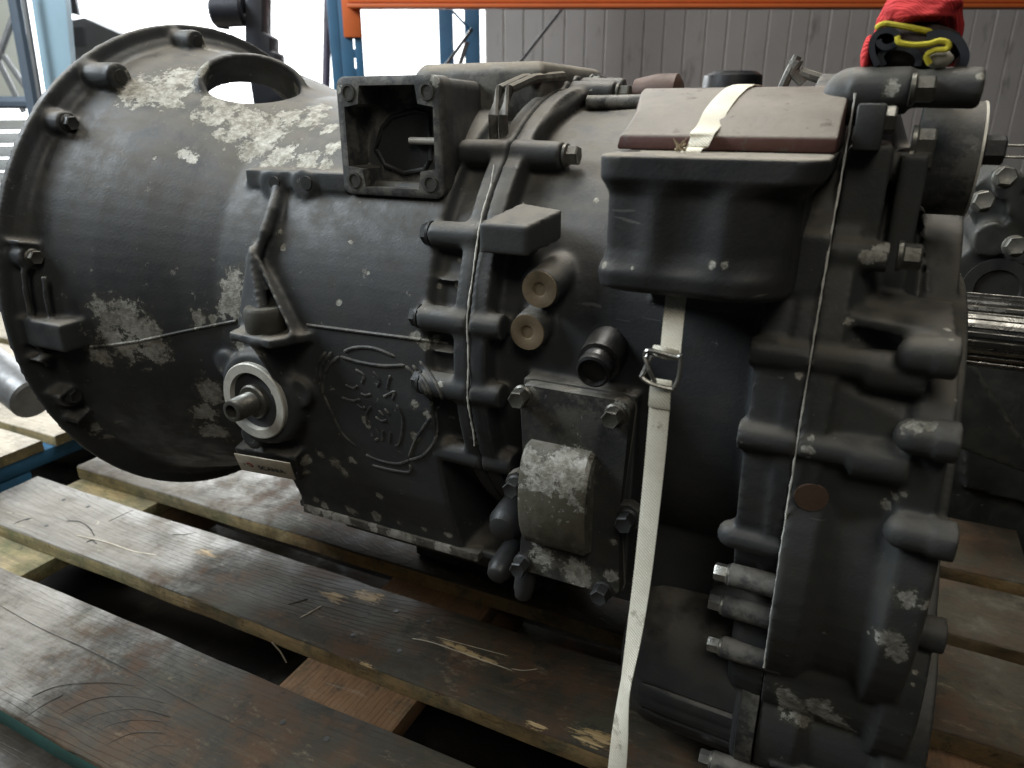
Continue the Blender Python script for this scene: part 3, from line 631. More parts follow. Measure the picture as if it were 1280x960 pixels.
# pump cover: ribbed cylinder low at the rear
def ribbed(x, r):
    out = []
    for k in range(180):
        a = 2*math.pi*k/180; g = 0
        for a0 in (176, 187, 198, 209, 220, 231): g = max(g, math.exp(-((math.degrees(a)-a0)/.9)**2))
        out.append(Vector((x, LC[0]+(r-.0025*g)*math.cos(a), LC[1]+(r-.0025*g)*math.sin(a))))
    return out
DX = .014
b = MB(); b.loft([ringx(X+DX, r_, *LC, n=180) for X, r_ in ((.580, .012), (.5805, .046), (.586, .064), (.596, .075), (.610, .081))]+[ribbed(.625+DX, .083), ribbed(.69+DX, .085)]+[ringx(X+DX, .090, *LC, n=180) for X in (.692, .705)])
link('pump_cover', b.mesh('pump_cover'), paint('pump_paint', (), (.026, .027, .028), (.36, .55), speck=.69), GB, ang=30)
# output shaft with splines, chrome ring
b = MB(); n_ = 26; SC = (0, .022)
def spl(x, r, dp):
    out = []
    for k in range(n_):
        for f_, rr in ((.0, r-dp), (.22, r-dp), (.30, r), (.72, r), (.80, r-dp)):
            a = 2*math.pi*(k+f_)/n_; out.append(Vector((x, SC[0]+rr*math.cos(a), SC[1]+rr*math.sin(a))))
    return out
b.loft([spl(.78, .0295, .0024), spl(1.02, .0295, .0024), spl(1.025, .027, .002)])
osf = link('output_shaft', b.mesh('output_shaft'), plain('oily_shaft_steel', (.30, .295, .28), .28, .95, .5, 60), GB, ang=30)
b = MB(); b.lathe((.802, *SC), (1, 0, 0), [(0, .048), (.006, .048), (.010, .044), (.010, .031), (0, .031)], 48); link('seal_ring', b.mesh('seal_ring'), M['alloy'], osf)
# top: rail, cover block, lever, connector
b = MB(); b.cyl(at(735, 128, -.02), at(812, 127, -.02), .006); link('top_rail', b.mesh('top_rail'), M_OB.data.materials[0], GB)
tp = [at(560, 98, .0), at(676, 80, .0)]
b = MB(); b.loft([[Vector((x, y, z)) for x, y in ((.34, -.06), (.47, -.06), (.47, .10), (.34, .10))] for z in (.17, .222)]+[[Vector((x, y, .229)) for x, y in ((.345, -.05), (.465, -.05), (.465, .095), (.345, .095))]]); 
DUSTY = paint('dusty_top_paint', (), (.06, .058, .05), dust=1.1)
link('shift_tower', b.mesh('shift_tower'), DUSTY, GB, bevel=.004)
for k, (x_, g) in enumerate(((.452, 0), (.462, .002))):
    b = MB(); pts = [(x_, -.115-g, .150), (x_, -.118-g, .185), (x_, -.105-g, .205), (x_+.004, -.07, .214), (x_+.01, -.02, .218)]; b.tube(pts, .004, 8); link('stacked_flange', b.mesh('stacked_flange'), DUSTY, GB)
q = at(752, 108, .03); b = MB(); b.prism([at(x, y, .03) for x, y in ((735, 126), (733, 98), (742, 92), (760, 97), (762, 104), (767, 104), (768, 97), (771, 99), (772, 126))], (0, .03, 0)); link('black_connector', b.mesh('black_connector'), M['black_rubber'], GB)
q = at(742, 104, .03); bolt(q, (1, -.4, 0), .006, .009, M['old_steel'], GB)
q = at(820, 118, .05); b = MB(); b.lathe(q, (1, 0, 0), [(-.02, .014), (.0, .018), (.02, .018), (.024, .012)], 20); link('breather_cap', b.mesh('breather_cap'), plain('brown_cap', (.10, .055, .04), .6), GB)
b = MB(); b.tube([at(978, 110, .0), at(986, 92, .0), at(997, 70, .0)], [.004, .004, .0035], 8); b.tube([at(995, 76, .0), at(992, 90, .0), at(1004, 104, .0)], [.006, .005, .004], 8); link('shift_lever', b.mesh('shift_lever'), DUSTY, GB)
b = MB(); b.tube([at(1000, 90, .0), at(1030, 100, .0)], .004, 8); link('lever_rod', b.mesh('lever_rod'), DUSTY, GB)
# seam beads on both joints
def bead(X, z0, z1, name, r, par_):
    b = MB(); pts = []; n = 90
    for k in range(n+1):
        z = z0+(z1-z0)*k/n; hs = [on_all([F_T, M_T, R_T], Vector((X+dx, -1, z)), Vector((0, 1, 0))) for dx in (-.006, -.004, .004, .006)]; hs = [h[0].y for h in hs if h]
        if hs: pts.append(Vector((X+random.uniform(-.0002, .0002), sum(sorted(hs)[:3])/3, z)))
    ys = [p.y for p in pts]; env = [min(ys[max(0, i-5):i+6]) for i in range(len(ys))]; env = [sum(env[max(0, i-6):i+7])/len(env[max(0, i-6):i+7]) for i in range(len(env))]
    pts = [Vector((p.x, e_y+.0014, p.z)) for p, e_y in zip(pts, env)]
    b.tube(pts, [r*random.uniform(.45, 1.15) for _ in pts], 6); link(name, b.mesh(name), M['gasket'], par_)
bead(.4748, .150, -.070, 'sealant_bead', .0008, F_OB)
bead(.7197, .198, -.195, 'sealant_bead', .0008, M_OB)

# ------------------------------------------------------------------ pallet
def wood(name, light, dark, oil, oil_amt, spots=(), rough=(.36, .58), axis='x', green=0.0, tone=None):
    t = NT(name); st = (1.2, 14, 14) if axis == 'x' else (14, 1.2, 14)
    g = t.noise(9, 7, .65, st, dist=.6); g2 = t.noise(42, 5, .6, (st[0]*.5, st[1], st[2])); blot = t.noise(5.0, 6, .68); blot2 = t.noise(17, 6, .7)
    c = t.mix(t.ramp(g, .32, .68), dark, light); c = t.mix(t.math('MULTIPLY', t.ramp(g2, .52, .72), .16), c, tuple(x*.35 for x in dark))
    if green: c = t.mix(t.math('MULTIPLY', t.ramp(blot2, .4, .66), green), c, (.075, .095, .045))
    wv = t.n('ShaderNodeTexWave', wave_type='RINGS', rings_direction='Z', wave_profile='SAW'); wv.inputs['Scale'].default_value = 9; wv.inputs['Distortion'].default_value = 5.5; wv.inputs['Detail'].default_value = 3; wv.inputs['Detail Scale'].default_value = 1.6
    vm = t.n('ShaderNodeVectorMath', operation='MULTIPLY'); t.t.links.new(t.pos.outputs['Position'], vm.inputs[0]); vm.inputs[1].default_value = (1.1, 5.5, 5.5) if axis == 'x' else (5.5, 1.1, 5.5); t.t.links.new(vm.outputs[0], wv.inputs['Vector'])
    ring = t.ramp(wv.outputs[1], .80, 1.0); c = t.mix(t.math('MULTIPLY', ring, .22), c, tuple(x*.4 for x in dark))
    scuff = t.ramp(t.noise(24, 4, .55, (.5, 2.2, 1), dist=1.6), .68, .70); c = t.mix(t.math('MULTIPLY', scuff, .55), c, (.40, .36, .28))
    dent = t.ramp(t.noise(33, 5, .65), .66, .70); c = t.mix(t.math('MULTIPLY', dent, .7), c, (.05, .04, .03))
    crack = t.ramp(t.noise(11, 5, .6, (.5, 9, 9), dist=.3), .735, .745); c = t.mix(crack, c, (.02, .016, .012))
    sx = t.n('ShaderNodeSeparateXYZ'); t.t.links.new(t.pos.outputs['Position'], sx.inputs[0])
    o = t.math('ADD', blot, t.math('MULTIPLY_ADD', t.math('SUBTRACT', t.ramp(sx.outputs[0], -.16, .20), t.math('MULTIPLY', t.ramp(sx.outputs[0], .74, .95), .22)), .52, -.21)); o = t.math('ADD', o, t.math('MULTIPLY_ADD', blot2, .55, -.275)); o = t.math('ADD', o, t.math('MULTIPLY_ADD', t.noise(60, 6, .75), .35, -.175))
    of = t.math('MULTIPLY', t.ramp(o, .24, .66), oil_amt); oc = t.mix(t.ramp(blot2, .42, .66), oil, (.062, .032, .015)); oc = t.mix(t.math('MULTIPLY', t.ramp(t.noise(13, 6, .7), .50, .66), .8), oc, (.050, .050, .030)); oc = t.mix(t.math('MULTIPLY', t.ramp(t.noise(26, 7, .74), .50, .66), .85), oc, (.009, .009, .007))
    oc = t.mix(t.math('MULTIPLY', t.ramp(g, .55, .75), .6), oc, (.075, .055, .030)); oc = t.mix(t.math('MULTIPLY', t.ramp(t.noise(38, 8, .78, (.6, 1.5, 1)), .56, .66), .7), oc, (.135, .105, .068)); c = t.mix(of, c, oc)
    grime = t.ramp(t.noise(7, 7, .72), .45, .62); c = t.mix(t.math('MULTIPLY', grime, .5), c, (.06, .052, .038)); c = t.mix(t.math('MULTIPLY', t.ramp(t.noise(70, 6, .75), .60, .68), .65), c, (.018, .015, .011))
    chip = t.ramp(t.noise(30, 7, .7, (.5, 2.4, 2.4)), .69, .71); m = t.math('MULTIPLY', chip, .6)
    if spots:
        sd = t.math('ADD', t.patch(spots, (.4, 1, 1)), t.math('MULTIPLY_ADD', t.noise(140, 8, .8, (.22, 1.3, 1)), 7.0, -3.4)); m = t.math('MAXIMUM', m, t.ramp(sd, .15, -.15))
    c = t.mix(m, c, t.mix(t.ramp(g, .4, .6), (.24, .165, .075), (.40, .29, .15)))
    r = t.ramp(blot2, .3, .7, rough[0], rough[1]); r = t.mix(of, r, (.40, .40, .40)) if False else r
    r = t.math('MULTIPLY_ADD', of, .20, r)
    h = t.math('ADD', t.math('MULTIPLY', g, .6), t.math('MULTIPLY', g2, .25)); h = t.math('MULTIPLY_ADD', blot2, .8, h); h = t.math('MULTIPLY_ADD', t.noise(90, 5, .7), .5, h); h = t.math('MULTIPLY_ADD', m, -.5, h); h = t.math('MULTIPLY_ADD', ring, -.5, h); h = t.math('MULTIPLY_ADD', crack, -2.5, h)
    return t.out(c, r, 0, t.bump(h, .5, .0016), t.math('MULTIPLY_ADD', of, -.38, .52))
GREY, BRN, OIL = (.215, .195, .16), (.15, .132, .102), (.026, .021, .013)
def pt(px, py): return atz(px, py, PT)
wsp = [(pt(x, y), r) for x, y, r in ((418, 745, .007), (455, 746, .007), (465, 745, .006), (560, 805, .004), (575, 810, .004), (590, 817, .004), (612, 826, .004), (735, 925, .007), (748, 922, .006), (668, 905, .004), (453, 830, .004), (255, 690, .007))]
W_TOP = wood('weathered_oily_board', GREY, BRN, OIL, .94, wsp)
W_EDGE = wood('sawn_board_edge', (.34, .27, .13), (.20, .15, .07), (.13, .075, .03), .75, green=.7, rough=(.55, .8))
W_RAW = wood('brown_cross_board', (.26, .16, .08), (.17, .10, .05), (.12, .06, .028), .7, rough=(.55, .8), axis='y')
TEAL = plain('green_paint_edge', (.03, .09, .075), .6, 0, .5, 30, gr=.6)
def board(name, x0, x1, y0, y1, z1, th, mats, parent, jag=.0022, seed=0):
    """one sawn plank: wavering arrises, slightly cupped, worn corners"""
    nx = 40; b = MB(); rings = []
    for i in range(nx+1):
        x = x0+(x1-x0)*i/nx; q = lambda k, a=jag: (noise.noise((x*9+seed*3.1, k*7.7, seed))*a + noise.noise((x*40, k*5.3, seed+9))*a*.45)
        ex = noise.noise((i*.01, seed, 3))*.0
        a0, a1 = y0+q(1), y1+q(2); c = .0022
        zz = z1+q(3)*.5
        rings.append([Vector(p) for p in ((x, a0, z1-th), (x, a0+q(5)*.3, zz-c), (x, a0+c*1.1, zz), (x, a0+(a1-a0)*.3, zz-.0006+q(6)*.3), (x, a0+(a1-a0)*.7, zz-.0006+q(7)*.3), (x, a1-c, zz), (x, a1, zz-c), (x, a1, z1-th))])
    b.loft(rings); me = b.mesh(name)
    for p in me.polygons:
        n = p.normal
        if abs(n.z) < .5: p.material_index = 1
    me.materials.append(mats[0]); me.materials.append(mats[1])
    if name == 'board_face': pass
    return link(name, me, mats, parent, ang=50)
PAL = root('wooden_pallet', (.35, .03, FL), 'oil-stained wooden pallet with long grey boards carrying the gearbox', 'pallet')
E1 = [W_TOP, W_EDGE]
TE = [W_TOP, TEAL]
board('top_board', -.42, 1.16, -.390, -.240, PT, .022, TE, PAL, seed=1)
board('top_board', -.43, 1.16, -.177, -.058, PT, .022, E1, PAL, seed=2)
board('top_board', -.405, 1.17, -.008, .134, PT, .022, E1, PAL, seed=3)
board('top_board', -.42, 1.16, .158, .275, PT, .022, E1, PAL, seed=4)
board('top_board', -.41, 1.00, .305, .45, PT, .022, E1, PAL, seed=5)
for i, (x0, x1) in enumerate(((-.40, -.215), (.238, .386), (.86, 1.01))):
    b = MB(); b.box((x0, -.392, PT-.045), (x1, .45, PT-.0225)); link('cross_board', b.mesh('cross_board'), W_RAW if i else W_EDGE, PAL, bevel=.0015)
    for y0, y1 in ((-.39, -.29), (-.03, .10), (.34, .45)):
        b = MB(); b.box((x0+.002, y0, PT-.123), (x1-.002, y1, PT-.0455)); link('block', b.mesh('block'), W_RAW, PAL, bevel=.002)
for y0, y1 in ((-.39, -.27), (-.03, .10), (.33, .45)):
    board('bottom_board', -.42, 1.15, y0, y1, FL+.0205, .02, E1, PAL, seed=int(y0*50)+30)
# nails
for x in (-.31, -.27, .29, .34, .90, .97):
    for y in (-.36, -.28, -.15, -.09, .02, .10):
        b = MB(); b.lathe((x+random.uniform(-.012, .012), y+random.uniform(-.008, .008), PT-.0012), (0, 0, 1), [(0, .0032), (.0011, .0030), (.0013, .0001)], 10); link('nail', b.mesh('nail'), M['dark_bolt'], PAL)
# gouges, a joint and open grain lines cut into the boards
GRV = plain('dirt_filled_groove', (.022, .018, .013), .8); SCR = plain('bare_scrape_and_glint', (.42, .36, .26), .5)
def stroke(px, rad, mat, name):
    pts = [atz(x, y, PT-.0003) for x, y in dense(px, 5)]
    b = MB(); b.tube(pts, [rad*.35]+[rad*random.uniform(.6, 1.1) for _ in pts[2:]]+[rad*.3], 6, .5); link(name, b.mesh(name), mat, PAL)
s6 = lambda l: [(x/2.5275, 580+y/2.5275) for x, y in l]
for l, rad in (([(83, 651), (100, 652), (112, 660), (118, 670)], .0011), ([(108, 678), (115, 675), (121, 680)], .0011), ([(17, 655), (30, 650), (40, 648)], .0014), ([(135, 652), (150, 645), (168, 637)], .0008), ([(215, 668), (232, 668), (248, 665)], .0009),
    ([(0, 757), (50, 785), (110, 812), (180, 848), (250, 885), (330, 922)], .0007), (s6([(80, 800), (140, 760), (200, 728)]), .0010), (s6([(100, 735), (190, 700), (330, 690), (430, 700)]), .0006), (s6([(190, 790), (300, 740), (430, 735), (520, 755)]), .0007), (s6([(240, 825), (330, 785), (450, 775), (540, 800)]), .0008),
    (s6([(270, 860), (380, 815), (490, 810), (560, 840)]), .0006), (s6([(310, 900), (420, 850), (520, 850)]), .0008), (s6([(370, 950), (480, 895), (560, 890)]), .0006), ([(272, 838), (280, 846), (290, 838)], .0007), ([(360, 755), (372, 752), (385, 748)], .0012), ([(640, 860), (670, 850), (700, 852)], .0006)): stroke(l, rad, GRV, 'groove')
for l, rad in ((s6([(240, 225), (330, 245), (420, 275), (495, 288)]), .0013), ([(515, 798), (540, 803), (575, 815), (640, 838)], .0009), ([(545, 796), (590, 808), (635, 820)], .0006), ([(640, 836), (655, 838), (672, 836)], .0006), ([(375, 772), (390, 764), (402, 757)], .0011)): stroke(l, rad, SCR, 'scrape_and_glint')  # first stroke is a groove's glint painted pale, the rest are bare scrapes
# loose straw in the gap
q0, q1 = atz(340, 803, PT-.002), atz(358, 828, PT-.03); b = MB(); b.tube([q0, (q0+q1)/2+Vector((.002, 0, .002)), q1], .0008, 6)
tag(link('straw', b.mesh('straw'), plain('pale_straw', (.5, .45, .35), .7), None), 'thin pale straw sticking out of the gap between the front boards', 'straw')

# second pallet, pale top and blue ends
P2 = root('blue_pallet', (-1.0, .25, FL), 'pale wooden pallet with blue painted end behind the bell housing', 'pallet')
W_PALE = wood('pale_clean_board', (.62, .55, .44), (.46, .39, .29), (.25, .18, .11), .35, rough=(.5, .75)); BLUE = plain('blue_pallet_paint', (.025, .115, .22), .6, 0, .4, 25, gr=.35)
for i, (y0, y1) in enumerate(((-.14, .03), (.05, .19), (.21, .36), (.39, .55), (.58, .72))): board('top_board', -1.55, -.555+.004*i, y0, y1, PT+.002, .020, [W_PALE, W_EDGE], P2, seed=40+i)
for i, (x0, x1) in enumerate(((-.70, -.557), (-1.1, -.98), (-1.54, -1.40))):
    b = MB(); b.box((x0, -.138, PT-.046), (x1, .72, PT-.0190)); link('cross_board', b.mesh('cross_board'), BLUE, P2, bevel=.002)
    for y0, y1 in ((-.137, .0), (.24, .36), (.60, .715)):
        b = MB(); b.box((x0+.001, y0, FL+.021), (x1-.001, y1, PT-.0465)); link('block', b.mesh('block'), BLUE, P2, bevel=.003)
for y0, y1 in ((-.137, .0), (.24, .36), (.60, .715)):
    b = MB(); b.box((-1.54, y0, FL), (-.56, y1, FL+.0205)); link('bottom_board', b.mesh('bottom_board'), BLUE, P2, bevel=.002)

# ------------------------------------------------------------------ strap with wire buckle
t = NT('woven_cream_strap'); tc = t.n('ShaderNodeUVMap'); wv = t.n('ShaderNodeTexWave', wave_type='BANDS', bands_direction='DIAGONAL'); wv.inputs['Scale'].default_value = 260; wv.inputs['Distortion'].default_value = .6
t.t.links.new(t.pos.outputs['Position'], wv.inputs['Vector']); n = t.noise(35, 6, .7)
c = t.mix(t.ramp(n, .35, .7), (.80, .77, .65), (.68, .64, .52)); c = t.mix(t.math('MULTIPLY', t.ramp(t.noise(60, 6, .7), .6, .72), .7), c, (.2, .17, .11))
M['strap'] = t.out(c, .62, 0, t.bump(wv.outputs[1], .5, .0006), .3)
SR = root('strap', (.62, -.26, PT), 'cream woven strap running over the bracket and down to the pallet', 'strap')
def ribbon(path, name, parent, th=.0011):
    """path: list of (point, half-width vector)"""
    b = MB(); rings = []
    for i, (p, h) in enumerate(path):
        p = Vector(p); h = Vector(h); tn = (Vector(path[min(i+1, len(path)-1)][0])-Vector(path[max(i-1, 0)][0])).normalized(); n = tn.cross(h).normalized()*th*.5
        rings.append([p-h-n*.4, p-h*.6-n, p+h*.6-n, p+h-n*.4, p+h+n*.4, p+h*.6+n, p-h*.6+n, p-h+n*.4])
    b.loft(rings); return link(name, b.mesh(name), M['strap'], parent, ang=50)
def bez(pts, k=8):
    out = []
    for i in range(len(pts)-1):
        g = lambda j: pts[max(0, min(j, len(pts)-1))]
        for j in range(k):
            s_ = j/k; f = lambda a, b_, c_, d_: .5*(2*b_+(c_-a)*s_+(2*a-5*b_+4*c_-d_)*s_*s_+(3*b_-a-3*c_+d_)*s_**3)
            out.append(tuple(Vector([f(g(i-1)[q][a], g(i)[q][a], g(i+1)[q][a], g(i+2)[q][a]) for a in range(3)]) for q in range(2)))
    return out+[(Vector(pts[-1][0]), Vector(pts[-1][1]))]
hx = .0062
def wz(y):                                             # pad height along the strap
    for (y0, z0), (y1, z1) in zip(((-.222, .1740), (-.209, .1765), (-.2, .1835), (-.185, .19), (-.165, .1965), (-.145, .201), (-.125, .2035)), ((-.209, .1765), (-.2, .1835), (-.185, .19), (-.165, .1965), (-.145, .201), (-.125, .2035), (-.10, .2035))):
        if y0 <= y <= y1: return z0+(z1-z0)*(y-y0)/(y1-y0)
    return .2035
over = []
tx0 = at(878, 166, -.219); tx1 = at(930, 108, -.125)
for k in range(9):
    y = -.219+(.219-.12)*k/8; x = tx0.x+(tx1.x-tx0.x)*k/8*1.05; over.append(((x, y, wz(y)+.0014), (hx*1.1, .002, 0)))
hq = atz(862, 190, .1660)
over = [((hq.x, hq.y+.002, .160), (hx*.9, 0, 0)), ((hq.x, hq.y+.004, .1668), (hx*.95, 0, 0)), ((hq.x+.001, hq.y+.012, .1680), (hx, 0, 0)), ((tx0.x-.001, -.2235, .1690), (hx, 0, 0)), ((tx0.x, -.2205, .1735), (hx*1.05, 0, 0))] + over + [((over[-1][0][0]+.004, -.095, .203), (hx, 0, 0)), ((over[-1][0][0]+.006, -.07, .19), (hx, 0, 0))]
ribbon(bez(over, 5), 'upper_strap', SR)
s0 = at(845, 372, -.250); s1 = at(838, 440, -.268)
ribbon(bez([((hq.x, -.225, .158), (hx, 0, 0)), ((s0.x, -.225, .13), (hx, 0, 0)), ((s0.x, -.240, .10), (hx, 0, 0)), ((s0.x, -.250, s0.z), (hx, 0, 0)), ((s1.x, -.268, s1.z), (hx*.98, 0, 0))], 6), 'webbing', SR)
c0 = at(826, 487, -.2725)
lowp = []
for px, py, Yq, hwpx, tw in ((827, 474, -.2725, 12, 0), (826, 487, -.274, 12, 0), (820, 560, -.277, 11.5, 0), (812, 640, -.282, 11, .1), (803, 720, -.289, 10, .2), (793, 790, -.296, 8, .35), (783, 850, -.303, 6, .6), (779, 880, -.306, 7, .5), (775, 920, -.311, 11, .2), (771, 965, -.317, 12.5, 0), (766, 1010, -.324, 12.5, 0), (755, 1110, -.34, 12.5, 0), (742, 1200, -.352, 12.5, 0)):
    p = at(px, py, Yq); d = (p-CAM).dot(FV)/FPX; lowp.append((p, Vector((math.cos(tw*1.3), -math.sin(tw*1.3), 0))*(.0062)))
lowp = [(p, h) for p, h in lowp if p.z > PT+.004]
lastp = lowp[-1][0]
lowp += [((lastp.x-.006, lastp.y-.012, PT+.003), (hx, 0, 0)), ((lastp.x-.008, -.392, PT+.0015), (hx, 0, 0)), ((lastp.x-.009, -.3955, PT-.004), (hx, 0, 0)), ((lastp.x-.009, -.396, PT-.05), (hx, 0, 0))]
ribbon(bez(lowp, 6), 'lower_strap', SR)
ribbon([(at(826, 480, -.276), (hx, 0, 0)), (at(825, 487, -.2765), (hx, 0, 0)), (at(824, 506, -.2765), (hx*1.05, 0, 0)), (at(824, 510, -.2758), (hx*1.05, 0, 0))], 'strap_end', SR)
ribbon(bez([(at(818, 437, -.272), (0, 0, .003)), (at(830, 441, -.276), (0, 0, .0035)), (at(848, 444, -.272), (0, 0, .003))], 4), 'strap_loop', SR, .003)
bk = [(806, 444), (812, 438), (845, 446), (851, 446), (849, 470), (843, 484), (838, 486), (815, 480), (803, 472), (803, 468), (815, 445)]
b = MB(); P_ = [at(x, y, -.2775-(.003 if i in (7, 8, 9) else 0)) for i, (x, y) in enumerate(bk)]
b.tube([p for p, _ in bez([(p, p) for p in P_], 4)], .0014, 8); b.tube([at(812, 440, -.2775), at(806, 446, -.279), at(811, 462, -.281), at(819, 478, -.2785)], .0013, 8); link('wire_buckle', b.mesh('wire_buckle'), M['steel'], SR)
# frayed tufts where the strap bends
TUF = plain('tan_frayed_fibre', (.45, .36, .22), .8)
for px, py in ((850, 184), (887, 181)):
    q = atz(px, py+4, .1668); b = MB()
    for k in range(10): b.tube([q+Vector((random.uniform(-.003, .003), random.uniform(-.002, .002), 0)), q+Vector((random.uniform(-.004, .004), random.uniform(-.003, .003), random.uniform(.002, .007)))], [.0009, .0003], 5)
    link('frayed_edge', b.mesh('frayed_edge'), TUF, SR)

# ------------------------------------------------------------------ rolled work gloves
GL = root('work_gloves', (.765, -.15, .2135), 'rolled pair of red knitted work gloves with yellow hem on top of the gearbox', 'gloves')
t = NT('red_knit'); wv = t.n('ShaderNodeTexWave', wave_type='BANDS', bands_direction='DIAGONAL'); wv.inputs['Scale'].default_value = 190; wv.inputs['Distortion'].default_value = .8; t.t.links.new(t.pos.outputs['Position'], wv.inputs['Vector'])
n = t.noise(45, 5); c = t.mix(t.ramp(n, .35, .7), (.62, .055, .055), (.46, .035, .038)); c = t.mix(t.math('MULTIPLY', wv.outputs[1], .25), c, (.28, .02, .02)); REDK = t.out(c, .9, 0, t.bump(t.math('ADD', wv.outputs[1], n), .6, .0010), .2)
YEL = plain('yellow_hem', (.55, .47, .03), .85, 0, .35, 80, .6, gr=.35); BLK = plain('black_rubber_palm', (.028, .032, .042), .45, 0, .4, 50); BRK = plain('dark_brown_knit', (.04, .028, .025), .9, 0, .4, 120, .6)
GY = -.150; 
def gp(px, py, dy=0.0): return at(px, py, GY+dy)
gx0, gx1 = gp(1077, 50), gp(1206, 50); GXC = (gx0.x+gx1.x)/2; GRX = (gx1.x-gx0.x)/2; gz0 = gp(1140, 83).z; gzt = gp(1140, -16).z
b = MB(); rings = []
NS, NA = 26, 60
for i in range(NS):
    s_ = i/(NS-1); rr = []
    for k in range(NA):
        a = 2*math.pi*k/NA; ph = s_*math.pi*.5
        r = math.cos(ph)**.85 if i < NS-1 else .02; r = max(r, .02)
        x = math.cos(a); y = math.sin(a)
        wr = 1+.10*noise.noise((x*2.2+5, y*2.2, s_*3))+.05*noise.noise((x*5, y*5, s_*9+2))-.05*max(0, math.sin(5*a+4*s_+1))**6
        fold = .05*math.sin(3*a+s_*6)*(1-s_)
        zl = gz0+.003+.024*min(1, max(0, (-y-.15)/.45))**1.5; zz = zl+(gzt-zl+.002)*math.sin(ph)*(1+.05*math.sin(2*a+1))
        rr.append(Vector((GXC+.002+GRX*1.0*r*(wr+fold)*x*(1.02 if s_ > .1 else .98), GY+.036+.042*r*(wr+fold)*y, zz)))
    rings.append(rr)
base = [Vector((p.x*.97+GXC*.03, p.y, p.z-.001)) for p in rings[0]]
b.loft([base]+rings)
gk = link('knit_shell', b.mesh('knit_shell'), REDK, GL, ang=None); smooth(gk.data, None)
# black rubber folds showing at the open side
def blob(c, rx, ry, rz, name, mat, seed, amp=.12):
    b = MB(); rings = []
    for i in range(1, 16):
        th = math.pi*i/16; rings.append([Vector((c.x+rx*math.sin(th)*math.cos(2*math.pi*k/28)*(1+amp*noise.noise((k*.4+seed, i*.3, seed))), c.y+ry*math.sin(th)*math.sin(2*math.pi*k/28), c.z+rz*math.cos(th)*(1+amp*noise.noise((k*.3, i*.5, seed+4))))) for k in range(28)])
    b.loft(rings); return link(name, b.mesh(name), mat, GL, ang=None if False else 180)
blob(gp(1142, 62, .008), GRX*.93, .014, .0145, 'dark_lining', BRK, 1)
def fold(pxs, name, mat, y0, y1, th=.0013):
    pts = [p for p, _ in bez([(Vector((x, y, 0)), Vector((0, 0, 0))) for x, y in pxs], 6)]
    b = MB(); rings = []
    for k in range(9):
        t_ = k/8; yy = y0+(y1-y0)*t_; sec = []
        P = [at(p.x+.6*math.sin(t_*4+p.y*.1), p.y+.5*math.sin(t_*5+p.x*.1), GY)+Vector((0, yy, 0)) for p in pts]
        nr = []
        for i2, p in enumerate(P):
            d = (P[min(i2+1, len(P)-1)]-P[max(i2-1, 0)]); nr.append(Vector((-d.z, 0, d.x)).normalized()*th)
        rings.append([p+n_ for p, n_ in zip(P, nr)]+[p-n_ for p, n_ in zip(P[::-1], nr[::-1])])
    b.loft(rings); return link(name, b.mesh(name), mat, GL, ang=60)
fold([(1097, 83), (1091, 70), (1091, 54), (1098, 43), (1110, 40), (1121, 45), (1120, 56), (1108, 61), (1100, 57), (1099, 51)], 'rubber_fold', BLK, -.010, .03, .0016)
fold([(1104, 83), (1100, 72), (1108, 63), (1122, 60), (1138, 63), (1147, 72), (1146, 83)], 'rubber_fold', BLK, -.008, .03, .0018)
fold([(1202, 83), (1205, 68), (1198, 52), (1186, 46), (1172, 44), (1158, 46)], 'rubber_fold', BLK, -.006, .03, .0022)
blob(gp(1084, 68, .001), .0035, .010, .0105, 'red_cuff', REDK, 6, .1)
b = MB(); b.tube([p for p, _ in bez([(p, p) for p in [gp(1122, 46, -.014), gp(1124, 53, -.015), gp(1140, 56, -.015), gp(1160, 55, -.015), gp(1175, 51, -.015), gp(1185, 54, -.015), gp(1184, 61, -.015), gp(1168, 63, -.014), gp(1158, 70, -.013), gp(1162, 80, -.012)]], 5)], .0016, 8); link('yellow_hem', b.mesh('yellow_hem'), YEL, GL)
b = MB(); b.tube([p for p, _ in bez([(p, p) for p in [gp(1095, 36, -.004), gp(1104, 30, -.006), gp(1116, 31, -.006), gp(1140, 35, -.006), gp(1165, 40, -.004)]], 5)], [.0012]+[.0017]*19+[.0010], 8); link('yellow_hem', b.mesh('yellow_hem'), YEL, GL)
blob(gp(1174, 74, -.008), .0070, .005, .0050, 'pale_label', plain('grubby_label', (.30, .28, .22), .8), 8, .2)

# ------------------------------------------------------------------ background: wall, racking, odds and ends
def slab(p0, p1, q0, q1, d): return [p0, p1, q1, q0]
WALLD = 4.2
t = NT('grey_wall_cladding'); n = t.noise(1.6, 5); c = t.mix(t.ramp(n, .35, .7), (.64, .575, .525), (.74, .67, .61)); c = t.mix(t.math('MULTIPLY', t.ramp(t.noise(14, 6, .7, (1, 1, .25)), .56, .72), .5), c, (.13, .115, .10)); WMAT = t.out(c, .6, 0, t.bump(t.noise(60, 3), .2, .002))
uw = lambda px: (far(px, 60, WALLD)-CAM).dot(RV)
WR = root('wall', bgp(1.5, WALLD, FL), 'grey wall of narrow vertical cladding panels behind the gearbox', 'wall')
u = uw(606); k = 0; pitch = .108
while u < 3.6:
    wd = pitch*random.uniform(.92, 1.08); pr = random.choice((.0, .001, .0025)); g = .0009
    b = MB(); b.loft([[bgp(u+g, WALLD+.03, z), bgp(u+wd-g, WALLD+.03, z), bgp(u+wd-g, WALLD-pr+.003, z), bgp(u+wd-g-.006, WALLD-pr-.003, z), bgp(u+g+.006, WALLD-pr-.003, z), bgp(u+g, WALLD-pr+.003, z)] for z in (FL, 1.6)])
    link('panel', b.mesh('panel'), WMAT, WR, ang=20); u += wd; k += 1
